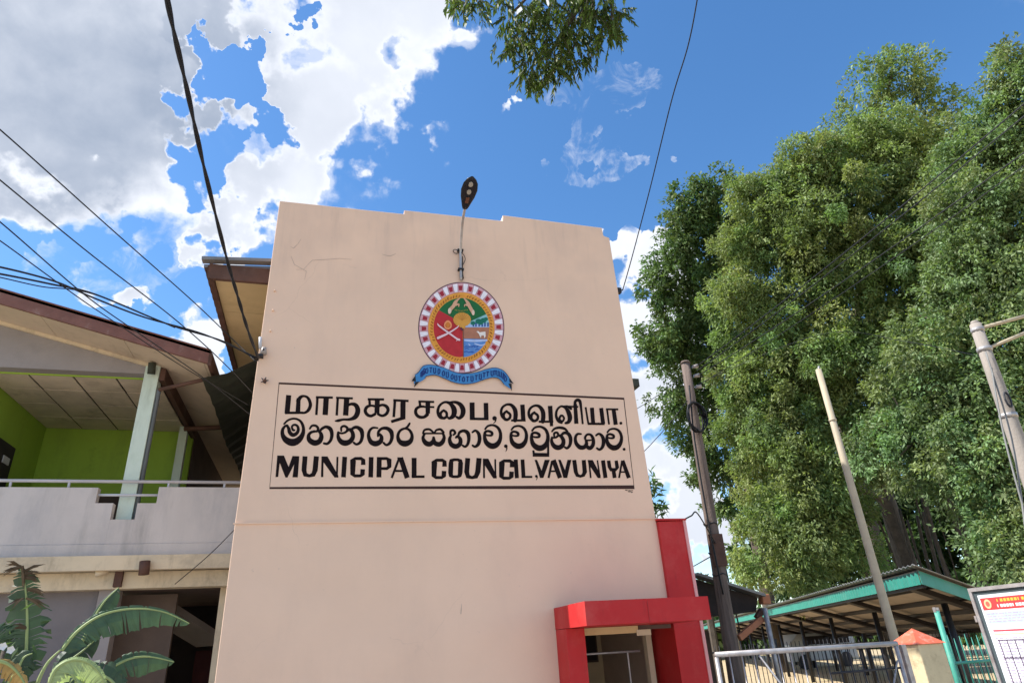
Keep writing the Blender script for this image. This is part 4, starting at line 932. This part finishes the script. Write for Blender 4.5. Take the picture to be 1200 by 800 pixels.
# parked vehicles glimpsed beyond the fence
for (a,b_,yv,lab) in ((968,772,30,'pale van glimpsed between fence bars before the field'),):
    c=atY(a,b_,yv); V=thing('parked_van',lab,'van',(c.x,yv,0))
    MB().prism([(c.x-1.9,.35),(c.x-1.9,1.1),(c.x-1.3,1.55),(c.x+1.9,1.6),(c.x+1.95,.35)],'Y',yv,yv+1.6).build('body',mat('pale_vehicle_paint',(.5,.53,.56),.3,.05),V,bevel=.05)
    MB().box(c.x-1.1,c.x+1.6,yv-.012,yv-.002,1.05,1.42).build('window',M_dark,V)
    for s_ in(-1.2,1.2): MB().tube([(c.x+s_,yv-.05,.33),(c.x+s_,yv+.15,.33)],.33,14).build('wheel',M_iron,V)
# ------------------------------------------------------------------ foliage
def leafmesh(name,m,parent,cen,dirs,ln,wd,tone,fold=.25,**k):
    """cen (n,3) leaf bases, dirs (n,3) unit leaf axes; each leaf a folded four-sided blade"""
    n=len(cen); r=RNG.normal(size=(n,3)); s=np.cross(dirs,r); s/=np.linalg.norm(s,axis=1)[:,None]+1e-9
    nr=np.cross(s,dirs)
    ln=np.broadcast_to(ln,(n,))[:,None]; wd=np.broadcast_to(wd,(n,))[:,None]
    tip=cen+dirs*ln-np.array([0,0,1])*ln*.15; mid=cen+dirs*ln*.42
    a=mid+s*wd*.5+nr*wd*fold; b=mid-s*wd*.5+nr*wd*fold
    V=np.stack([cen,a,tip,b],1).reshape(-1,3)
    off=np.array(wloc(parent)) if parent is not None else np.zeros(3); V=V-off
    me=bpy.data.meshes.new(name); me.vertices.add(4*n); me.vertices.foreach_set('co',V.astype(np.float32).ravel())
    me.loops.add(4*n); me.loops.foreach_set('vertex_index',np.arange(4*n,dtype=np.int32))
    me.polygons.add(n); me.polygons.foreach_set('loop_start',np.arange(0,4*n,4,dtype=np.int32)); me.polygons.foreach_set('loop_total',np.full(n,4,dtype=np.int32))
    at=me.attributes.new('tone','FLOAT_COLOR','POINT'); c=np.ones((4*n,4),np.float32); c[:,:3]=np.repeat(tone,4,axis=0); at.data.foreach_set('color',c.ravel())
    me.materials.append(m); me.update(); me.validate()
    o=bpy.data.objects.new(name,me); COL.objects.link(o)
    if parent is not None: o.parent=parent
    return setp(o,**k)
def crown(parent,m,lobes,per,ln,wd,droop=.5,clump=.34,sprig=12,hue=(1,1,1),hollow=.45,name='crown'):
    """lobes: (px,py,rpx,dist). Sprigs of leaves spread through each lobe, denser toward its skin, with gaps."""
    Cn=[];Dr=[];To=[]
    for (a,b_,r,d) in lobes:
        c=np.array(atD(a,b_,d)); R_=r*d/ray(a,b_).length
        ns=max(8,int(per*R_*R_))
        # random sub-clumps give a lumpy outline
        nc=max(8,int(16*R_)); dd=RNG.normal(size=(nc,3)); dd/=np.linalg.norm(dd,axis=1)[:,None]
        cc=c+dd*R_*(RNG.uniform(.3,1.22,(nc,1)))*np.array([1,1,.95]); cr_=np.minimum(R_*.5,RNG.uniform(.28,.85,nc))
        idx=RNG.integers(0,nc,ns); d3_=RNG.normal(size=(ns,3)); d3_/=np.linalg.norm(d3_,axis=1)[:,None]
        rr=RNG.uniform(hollow,1.05,ns)**.6
        pos=cc[idx]+d3_*(cr_[idx]*rr)[:,None]
        ct=RNG.uniform(.72,1.25,nc)[idx]; yl=RNG.uniform(-.14,.22,nc)[idx]
        out=d3_*.8+ (pos-c)/R_*.5
        for k in range(sprig):
            dv=out*RNG.uniform(.3,1,(ns,1))+RNG.normal(size=(ns,3))*.8+np.array([0,0,-droop*1.2])
            dv/=np.linalg.norm(dv,axis=1)[:,None]
            st=pos+RNG.normal(size=(ns,3))*clump*.28+np.array([0,0,-1])*(k/sprig)*clump*droop*1.4
            t=(ct*RNG.uniform(.75,1.25,ns))[:,None]*np.array(hue)[None,:]*np.ones((ns,3)); t[:,0]*=1+yl
            Cn.append(st);Dr.append(dv);To.append(t)
    for (a,b_,r,d) in lobes:
        c=np.array(atD(a,b_,d)); R_=r*d/ray(a,b_).length
        if R_<.5: continue
        for _ in range(int(7*R_)):
            v=RNG.normal(size=3); v/=np.linalg.norm(v); v[2]=abs(v[2])*.8-.15; L_=RNG.uniform(.25,.6)
            st0=c+v*R_*1.0; k_=int(26); tt=RNG.uniform(0,1,(k_,1)); P_=st0+v*tt*L_+RNG.normal(size=(k_,3))*.10
            dv=v+RNG.normal(size=(k_,3))*.7; dv/=np.linalg.norm(dv,axis=1)[:,None]
            Cn.append(P_);Dr.append(dv);To.append(np.ones((k_,3))*np.array(hue)*RNG.uniform(.8,1.15,(k_,1)))
    Cn=np.concatenate(Cn);Dr=np.concatenate(Dr);To=np.concatenate(To); n=len(Cn)
    o=leafmesh(name,m,parent,Cn,Dr,ln*RNG.uniform(.7,1.3,n),wd*RNG.uniform(.7,1.2,n),To); o['leaf_count']=n
    del o['leaf_count']; return n
def limbs(parent,base,lobes,r0_,n=6,seed=1,top=None):
    R=random.Random(seed); b=MB(); base=Vector(base); fork=base+Vector((R.uniform(-.3,.3),R.uniform(-.3,.3),(top or 3.5)))
    q=[base-Vector((0,0,.1)),base+Vector((0,0,.5)),base.lerp(fork,.6),fork]
    b.tube([tuple(x) for x in catmull(q,4)],[r0_*1.5]+[r0_*(1.15-.35*i/12) for i in range(12)],10)
    b.build('trunk',M_bark,parent,smooth=True)
    b=MB()
    for (a,y,r,d) in lobes:
        e=atD(a,y,d); m1=fork.lerp(e,.35)+Vector((R.uniform(-.5,.5),R.uniform(-.5,.5),R.uniform(.2,.9))); m2=fork.lerp(e,.7)+Vector((R.uniform(-.4,.4),R.uniform(-.4,.4),R.uniform(.1,.6)))
        P=catmull([fork-Vector((0,0,.3)),m1,m2,e],5); k=len(P); b.tube([tuple(x) for x in P],[r0_*(.42-.37*i/k) for i in range(k)],6)
        for _ in range(3):
            s_=Vector(P[R.randrange(k//2,k)]); e2=s_+Vector((R.uniform(-1,1),R.uniform(-1,1),R.uniform(-.6,1)))*(r*d/750); b.tube([tuple(s_),tuple(s_.lerp(e2,.5)+Vector((0,0,.1))),tuple(e2)],[r0_*.10,r0_*.07,r0_*.03],5)
    b.build('limb',M_bark,parent,smooth=True)
total=0
TS=1.45
sc_=lambda L,k:[(a,b_,r,d*k) for a,b_,r,d in L]
# left, darker broad-leaved tree
L1=[(838,222,26,20.5),(806,240,22,20.3),(812,272,30,20.5),(850,262,26,21),(785,292,20,20),(790,330,34,20.3),(842,312,44,21),(770,350,18,20),(782,385,30,20.2),(835,372,44,21),(800,425,34,20.5),(856,420,46,21.5),(770,410,14,20),(790,470,24,20.5),(835,482,36,21),(805,515,20,20.6),(838,545,26,21),(818,560,12,21),(852,590,20,21.5)]
L1=sc_(L1,1.62)
T=thing('leafy_tree','dark broad-leaved tree, leftmost of the big trees, beside the peach building','tree',(21,29.5,0))
limbs(T,(21,29.5,0),[L1[i] for i in (0,3,5,6,9,10,14)],.34,seed=2,top=7.0); total+=crown(T,M_leafA,L1,150,.21,.105,.3,.38,12,(1.05,1.05,1))
# large willow-like tree
L2=[(905,245,40,23),(950,215,42,23),(1000,190,40,23.5),(1045,195,42,24),(885,290,34,22.6),(920,320,56,23),(985,290,62,23.5),(1050,270,55,24),(900,395,46,22.5),(960,385,60,22.6),(1030,360,60,23),(885,460,40,22),(940,470,56,22),(1010,450,54,22.5),(868,530,26,21.6),(915,545,50,21.5),(980,535,50,22),(880,600,26,21),(925,615,44,21),(885,662,24,20.6),(930,675,26,20.8),(985,600,36,21.5),(868,225,16,22.5),(1045,430,40,22.6),(1075,340,40,23.5),(960,660,22,21),(890,225,26,22.6),(930,190,26,22.8),(1000,240,50,22.8),(940,260,50,22.4),(1010,310,55,22.4),(870,340,34,22),(925,430,50,21.8),(985,420,50,21.9),(1060,310,45,22.6),(1085,250,36,23),(1030,155,30,23.8),(1075,170,36,24),(1000,640,34,21.6),(955,580,46,21.5),(900,500,40,21.6),(970,180,26,23.2),(868,280,26,22.4),(862,350,26,22.2),(864,430,30,22),(856,500,26,21.8),(1095,215,34,23),(1105,270,34,22.6),(1100,330,34,22.4),(1095,400,34,22),(1070,480,36,21.8)]
L2=sc_(L2,1.36)
T=thing('drooping_tree','tallest pale green tree with fine drooping foliage, in the middle of the tree group','tree',(24.5,24,0))
limbs(T,(24.5,24,0),[L2[i] for i in (0,2,5,7,9,12,16,18)],.42,seed=3,top=7); total+=crown(T,M_leafB,L2,250,.165,.068,.28,.36,13,(1.2,1.15,1.0))
# tall tree behind with rounded tops
L3=[(1045,88,32,28),(1015,112,24,28),(1080,95,30,28),(1105,125,22,28),(1060,135,34,28),(985,128,12,28),(972,160,20,28),(1000,165,26,28),(1100,170,24,28),(945,185,16,27.5),(1060,66,14,28),(1030,72,12,28),(1085,215,30,27)]
L3=sc_(L3,1.45)
T=thing('tall_tree','tree with airy rounded top seen rising behind the pale drooping tree','tree',(27.6,29,0))
limbs(T,(27.6,29,0),[L3[i] for i in (0,2,4,7,8)],.55,seed=4,top=12); total+=crown(T,M_leafC,L3,52,.21,.105,.3,.5,11,(1.2,1.15,.95))
# right tree
L4=[(1175,95,30,23),(1200,75,26,23),(1215,120,40,23),(1165,140,32,23),(1145,185,34,22.5),(1195,190,50,22.5),(1130,240,40,22),(1180,255,55,22),(1225,260,50,22),(1110,300,40,21.6),(1160,330,56,21.5),(1215,345,50,21.5),(1105,380,45,21.2),(1165,400,55,21),(1215,430,45,21),(1100,455,48,21),(1150,480,52,20.5),(1205,510,50,20.5),(1070,520,45,20.8),(1120,550,42,20.5),(1030,520,34,21),(1175,570,45,20),(1215,600,45,20),(1150,625,28,19.8),(1175,655,34,19.5),(1210,670,34,19.5),(1060,470,36,21.4),(1130,330,45,21.2),(1090,420,40,21),(1130,430,45,20.8),(1185,370,50,20.8),(1190,300,50,21.2),(1150,540,45,20),(1205,560,45,20),(1115,500,40,20.4),(1150,270,40,21.6),(1205,150,40,22.6),(1165,215,40,22)]
L4=sc_(L4,1.22)
T=thing('spreading_tree','broad mid-green tree at the right edge behind the concrete pole','tree',(22.3,16.9,0))
limbs(T,(22.3,16.9,0),[L4[i] for i in (0,4,7,10,13,16,18,21)],.6,seed=5,top=6.5); total+=crown(T,M_leafC,L4,270,.145,.07,.25,.32,12,(1.1,1.1,1.05))
# aerial roots and bare stems hanging in the dark hollow under the crowns
q=MB(); R=random.Random(8)
for i in range(26):
    a=R.uniform(985,1140); d=R.uniform(29,34); s_=atD(a,R.uniform(560,610),d); e=Vector((s_.x+R.uniform(-.3,.3),s_.y+R.uniform(-.3,.3),R.uniform(0,2.2)))
    q.tube([tuple(x) for x in catmull([s_,s_.lerp(e,.5)+Vector((R.uniform(-.25,.25),0,0)),e],4)],R.uniform(.02,.08),5)
q.build('aerial_root',M_bark,T,kind='stuff',smooth=True)
# further trees behind, closing the gaps
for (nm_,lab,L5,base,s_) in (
 ('background_tree','tree with leaves darkened for shade far behind the shed seen below the hanging crowns, towards the left',[(900,640,46,33),(950,610,50,33),(1000,640,56,33),(1010,590,50,33),(960,690,40,32),(905,560,50,33),(940,520,50,33)],(30,38,0),11),
 ('background_tree','tree with leaves darkened for shade far behind the shed ridge seen below the hanging crowns, towards the right',[(1060,640,60,32),(1100,600,60,32),(1150,640,60,31),(1200,640,60,31),(1060,570,50,32),(1150,560,60,31),(1080,690,40,31),(1180,700,50,30)],(36,29,0),12)):
    L5=sc_(L5,1.45); T=thing(nm_,lab,'tree',base); limbs(T,base,L5[:4],.35,seed=s_,top=3); total+=crown(T,M_leafA,L5,22,.5,.25,.4,.7,8,(.6,.65,.65))  # leaf tone lowered to stand in for shade under the nearer crowns
# tree line across the field
for k,(px_,d) in enumerate(((830,62),(880,75),(925,70),(975,80),(1030,72),(1090,78),(1150,70),(1210,76))):
    base=atD(px_,760,d); L5=[(px_+random.uniform(-12,12),742+random.uniform(-12,14),random.uniform(16,28),d+random.uniform(-3,3)) for _ in range(5)]
    T=thing('far_tree',['small dark tree just right of the red pillar across the field','dark tree across the field seen left of the gate braces','low tree across the field above the gate top rail','tree across the field behind the iron bars','tree across the field seen left of the slim cream pole','tree across the field behind the plastered pillar','tree across the field seen through green railing','tree across the field behind the notice board'][k],'tree',(base.x,base.y,0),'trees across the field')
    MB().tube([(base.x,base.y,-.1),(base.x,base.y,2.8)],[.35,.2],7).build('trunk',M_bark,T); total+=crown(T,M_leafA,L5,7,.8,.4,.3,.9,6)
# tree tops peeping beside the red pillar
T=thing('leafy_tree','small dark leafy tree peeping out behind the right edge of the peach wall','tree',(7.6,16,0))
pc=atY(752,600,16); T.location=(pc.x,16,0)
MB().tube([(pc.x,16,-.1),(pc.x,16,2),(pc.x-.1,16,pc.z)],[.16,.12,.07],8).build('trunk',M_bark,T)
crown(T,M_leafA,[(757,592,13,18.5),(762,562,9,18.5),(768,590,9,18.5),(750,610,12,18.5),(745,575,14,18.5),(740,600,20,18.5)],90,.26,.08,.5,.3,9)
T=thing('small_tree','tiny tree top showing above the dark awning right of the red pillar','tree',(12,20,0)); bs=atD(828,700,24); T.location=(bs.x,bs.y,0)
MB().tube([(bs.x,bs.y,0),(bs.x,bs.y,3)],.12,6).build('trunk',M_bark,T); crown(T,M_leafA,[(826,678,10,24),(834,688,10,24),(820,690,9,24),(838,700,12,24)],60,.2,.1,.3,.3,8)
# feathery branch hanging into the top of the view, with its own tree
OT=thing('overhanging_tree','feathery olive tree branch hanging in at the top above the peach wall','tree',(3.2,-3.5,0))
tr_top=Vector((2.6,-1.5,7.2)); tube('trunk',[(3.2,-3.5,-.1),(3.15,-3.3,2),(3.0,-2.6,5),tuple(tr_top)],[.32,.26,.2,.14],M_bark,OT,n=10)
q=MB(); Cn=[];Dr=[];To=[]; R=random.Random(21)
def frondlet(p,d,L_,n_=9):
    # pinnate twig: pairs of narrow leaflets along a thin drooping stalk
    P=[p+d*(L_*i/n_)-Vector((0,0,1))*(.25*L_*(i/n_)**2) for i in range(n_+1)]
    q.tube([tuple(x) for x in P],[.0022]*(n_+1),3,False)
    sd=d.cross(Vector((R.gauss(0,1),R.gauss(0,1),R.gauss(0,1)))).normalized(); tn=R.uniform(.6,1.35)
    for i in range(1,n_+1):
        for s_ in (-1,1):
            Cn.append(tuple(P[i])); Dr.append(tuple((sd*s_*.55+d*.75-Vector((0,0,.5))+Vector((R.gauss(0,.15),R.gauss(0,.15),R.gauss(0,.15)))).normalized())); To.append((tn*R.uniform(.9,1.2),tn,tn*.8))
D0=4.6
main=[(tr_top,atD(760,-120,D0+.3),atD(700,-30,D0),atD(664,30,D0),atD(640,70,D0-.1)),(atD(700,-30,D0),atD(680,20,D0+.2),atD(650,55,D0+.2),atD(622,80,D0)),
 (atD(700,-30,D0),atD(716,-10,D0),atD(717,20,D0-.1),atD(712,40,D0-.1)),(atD(760,-120,D0+.3),atD(640,-80,D0+.3),atD(560,-30,D0+.2),atD(545,5,D0)),
 (atD(700,-30,D0),atD(640,-20,D0),atD(606,10,D0),atD(597,18,D0)),(atD(700,-30,D0),atD(690,20,D0),atD(676,45,D0),atD(668,70,D0))]
for k,M_ in enumerate(main):
    P=[Vector(x) for x in catmull(M_,6)]; n_=len(P)
    q.tube([tuple(x) for x in P],[(.05 if k==0 else .012)*(1-i/n_)+.004 for i in range(n_)],5)
tips=[]
def in_poly_density(): 
    # sprays placed in clusters along the hanging branch ends
    cl=[(615,20,22,26),(645,15,28,34),(680,12,26,30),(710,10,18,20),(612,50,22,26),(640,45,26,34),(672,45,24,30),(705,30,20,26),(625,75,16,20),(650,72,20,24),(600,35,12,10),(640,90,9,10),(622,92,7,8),(665,78,14,14),(690,65,10,8),(718,22,10,12),(712,45,9,9),(655,85,7,7),(548,5,10,10),(560,10,9,10),(531,0,8,8),(594,2,9,8),(599,-8,10,8),(575,-20,20,14),(650,-25,40,40),(700,-30,30,26),(596,58,8,6),(688,5,18,16)]
    for (a,b_,r,n_) in cl:
        for _ in range(int(n_*1.0)):
            aa=a+R.gauss(0,r*.55); bb=b_+R.gauss(0,r*.5); yield aa,bb-6
for aa,bb in in_poly_density():
    p_=atD(aa,bb,D0+R.uniform(-.25,.3)); d=(Vector((R.gauss(-.1,.5),R.gauss(0,.5),-.75))).normalized(); frondlet(p_,d,R.uniform(.07,.14),7)
q.build('twig',M_bark,OT); Cn=np.array(Cn);Dr=np.array(Dr);leafmesh('leaflet_mass',M_leafD,OT,Cn,Dr,.046,.0145,np.array(To),kind='stuff')
# ------------------------------------------------------------------ banana plants
def banana_leaf(par,pts,wid,m=M_ban,fold=.35,side=None,tears=9,rag=.15,seed=0,halves=(1,1),tone=1.0,rib=M_rib,ribr=.012):
    R=random.Random(seed); P=[Vector(x) for x in catmull(pts,8)]; n=len(P); b=MB(); side=Vector(side) if side else None
    tn=[]
    for h,s_ in zip(halves,(-1,1)):
        if h<=0: continue
        shift=0; row=[]; segs=[]
        cut=set(sorted(R.sample(range(3,n-2),min(tears,n-6))))
        prev=None
        for i in range(n):
            t=i/(n-1); w=wid*h*(math.sin(math.pi*min(1,max(0,t*.96+.04))**.8)**.75)
            d=(P[min(i+1,n-1)]-P[max(i-1,0)]).normalized(); vv=(side if side is not None else Vector((0,-1,0)))
            x=d.cross(vv)
            if x.length<.05: x=d.cross(Vector((1,0,0)))
            x.normalize(); nn_=x.cross(d).normalized()
            mid=P[i]+x*s_*w*.55*math.cos(fold*.6)+nn_*(-w*.30*fold)+d*w*.12
            out=P[i]+x*s_*w*math.cos(fold)+nn_*(-w*fold*1.2)+d*w*.28-Vector((0,0,w*.25))
            out+=Vector((R.gauss(0,1),R.gauss(0,1),R.gauss(0,1)))*w*rag*.4
            if i in cut and prev is not None:
                # a tear: the strip ends and the next begins slightly apart
                o2=[P[i],prev[1].lerp(mid,.75),prev[2].lerp(out,.45)-Vector((0,0,w*.1))]
                segs.append((prev,o2))
            elif prev is not None: segs.append((prev,(P[i],mid,out)))
            prev=(P[i],mid,out)
        for (a,c_) in segs:
            k=len(b.v); b.v+=[tuple(v) for v in (*a,*c_)]; b.f+=[(k,k+1,k+4,k+3),(k+1,k+2,k+5,k+4)]; b.mi+=[0,0]
            g_=tone*R.uniform(.85,1.12); tn+=[g_]*6
    o=b.build('leaf',m,par,smooth=False)
    at=o.data.attributes.new('tone','FLOAT_COLOR','POINT'); c=np.ones((len(o.data.vertices),4),np.float32); c[:,:3]=np.array(tn)[:,None]; at.data.foreach_set('color',c.ravel())
    q=MB(); q.tube([tuple(x) for x in P],[ribr*(1.2-.9*i/n) for i in range(n)],6); q.build('midrib',rib,o,smooth=True)
    return o
BP=thing('banana_plant','banana plant with torn arching leaves at lower left before the balcony building','banana plant',(-2.25,6.2,0))
D_=6.6
def bp(*L): return [atD(a,b_,d) for a,b_,d in L]
banana_leaf(BP,bp((72,762,6.5),(92,738,6.5),(120,720,6.5),(155,713,6.55),(190,716,6.6),(222,730,6.65)),.15,seed=1,halves=(.28,1),side=(0,-1,.1),tears=11,fold=.1,rag=.10)
banana_leaf(BP,bp((30,790,6.6),(31,760,6.6),(32,725,6.6),(30,690,6.6),(24,664,6.6)),.15,seed=2,halves=(1,1),side=(0,-1,0),tears=16,fold=.25,rag=.35,tone=.8)
banana_leaf(BP,bp((96,752,6.9),(108,728,6.9),(122,705,6.9),(139,688,6.9)),.125,seed=3,halves=(.25,1),side=(0,-1,0),tears=1,fold=.2,rag=.04,tone=.8)
banana_leaf(BP,bp((125,785,6.8),(150,772,6.8),(175,769,6.85),(204,775,6.9)),.12,seed=4,halves=(.6,1),side=(0,-1,.2),tears=4,fold=.2,rag=.1,tone=.95)
banana_leaf(BP,bp((58,800,6.1),(66,783,6.1),(84,773,6.1),(103,776,6.1),(118,790,6.1),(128,815,6.1)),.19,m=M_banl,seed=5,halves=(.25,1),side=(0,-1,.3),tears=18,fold=.5,rag=.25)
banana_leaf(BP,bp((66,790,6.9),(80,775,6.9),(97,762,6.9),(116,745,6.9)),.13,seed=6,halves=(1,.8),side=(0,-1,0),tears=2,fold=.2,rag=.05,tone=.5)
banana_leaf(BP,bp((10,800,6.5),(20,785,6.5),(28,770,6.5),(38,765,6.5)),.10,seed=7,halves=(1,1),side=(0,-1,0),tears=3,fold=.3,rag=.2,tone=.6)
banana_leaf(BP,bp((-6,773,6.3),(10,778,6.3),(24,792,6.3),(34,812,6.3)),.07,m=M_dryy,seed=8,halves=(.6,1),side=(0,-1,.2),tears=5,fold=.4,rag=.3)
banana_leaf(BP,bp((-20,742,6.7),(-4,748,6.7),(12,760,6.7),(22,778,6.7)),.16,seed=9,halves=(1,1),side=(0,-1,0),tears=8,fold=.3,rag=.2,tone=.8)
banana_leaf(BP,bp((140,810,6.5),(128,795,6.5),(108,788,6.5),(90,792,6.5),(76,806,6.5)),.14,seed=10,halves=(1,1),side=(0,-1,.2),tears=8,fold=.3,rag=.2,tone=.7)
banana_leaf(BP,bp((36,830,6.4),(44,800,6.4),(56,776,6.4),(72,760,6.4)),.016,m=M_banl,seed=11,halves=(.2,.2),side=(0,-1,0),tears=1,ribr=.016)
# dried hanging tip shreds
def shreds(L,seed):
    R=random.Random(seed); b=MB(); tn=[]
    for (a,b_,ex,ey) in L:
        for k in range(4):
            p0=atD(a+R.uniform(-2,2),b_+R.uniform(-2,2),6.55); p1=atD(ex+R.uniform(-4,4),ey+R.uniform(-4,4),6.55+R.uniform(-.05,.05)); w=(p1-p0).cross(Vector((0,1,0))).normalized()*.005
            m_=p0.lerp(p1,.5)+Vector((0,0,.012)); k_=len(b.v); b.v+=[tuple(p0+w),tuple(p0-w),tuple(m_-w*1.5),tuple(m_+w*1.5),tuple(p1)]; b.f+=[(k_,k_+1,k_+2,k_+3),(k_+3,k_+2,k_+4)]; b.mi+=[0,0]; tn+=[R.uniform(.6,1.3)]*5
    o=b.build('dry_shred',M_dry,BP); at=o.data.attributes.new('tone','FLOAT_COLOR','POINT'); c=np.ones((len(o.data.vertices),4),np.float32); c[:,:3]=np.array(tn)[:,None]; at.data.foreach_set('color',c.ravel())
for k_s,x_ in enumerate([(24,664,8,660),(24,664,0,672),(24,664,14,668),(28,670,50,664),(28,672,48,672),(28,676,46,680),(25,664,26,690),(28,700,12,712),(32,700,54,712),(32,735,12,735),(33,690,52,696)]): shreds([x_],4+k_s)
tube('pseudostem',[tuple(atD(44,900,6.4)*1),tuple(atD(40,840,6.45)),tuple(atD(36,800,6.5))],[.09,.07,.05],M_stem,BP,n=10)
c=atD(44,900,6.4); tube('pseudostem',[(c.x,c.y,0),(c.x,c.y,c.z+.02)],[.13,.09],M_stem,BP,n=10)
# second, taller plant just outside the left edge, whose leaves reach in
BS=thing('flower_shrub','white blossomed shrub tip at the lower left edge','shrub',(-2.75,6.3,0))
c=atD(4,762,6.5); tube('stem',[(c.x,c.y,0),(c.x,c.y,c.z)],.015,M_bark,BS,n=5)
R=random.Random(5); Cn=[];Dr=[]
for k in range(60): Cn.append(tuple(c+Vector((R.gauss(-.05,.10),R.gauss(0,.08),R.gauss(-.1,.12))))); Dr.append(tuple(Vector((R.gauss(0,1),R.gauss(0,1),R.gauss(0,1))).normalized()))
leafmesh('leaf_spray',M_leafA,BS,np.array(Cn),np.array(Dr),.08,.03,np.ones((60,3))*.8)
for (a,b_) in ((4,757),(13,761)):
    f=atD(a,b_,6.4); b=MB()
    for k in range(5):
        an=k*1.256; e=f+Vector((math.cos(an)*.03,-.01,math.sin(an)*.03)); w=Vector((-math.sin(an),0,math.cos(an)))*.013; m_=f.lerp(e,.6); i=len(b.v); b.v+=[tuple(f),tuple(m_+w),tuple(e),tuple(m_-w)]; b.f.append((i,i+1,i+2,i+3)); b.mi.append(0)
    b.build('blossom',mat('white_petal',(.75,.72,.68),.6,.05),BS)
print('LEAVES',total,'TRIS',sum(len(o.data.polygons)*2 for o in bpy.data.objects if o.type=='MESH'))
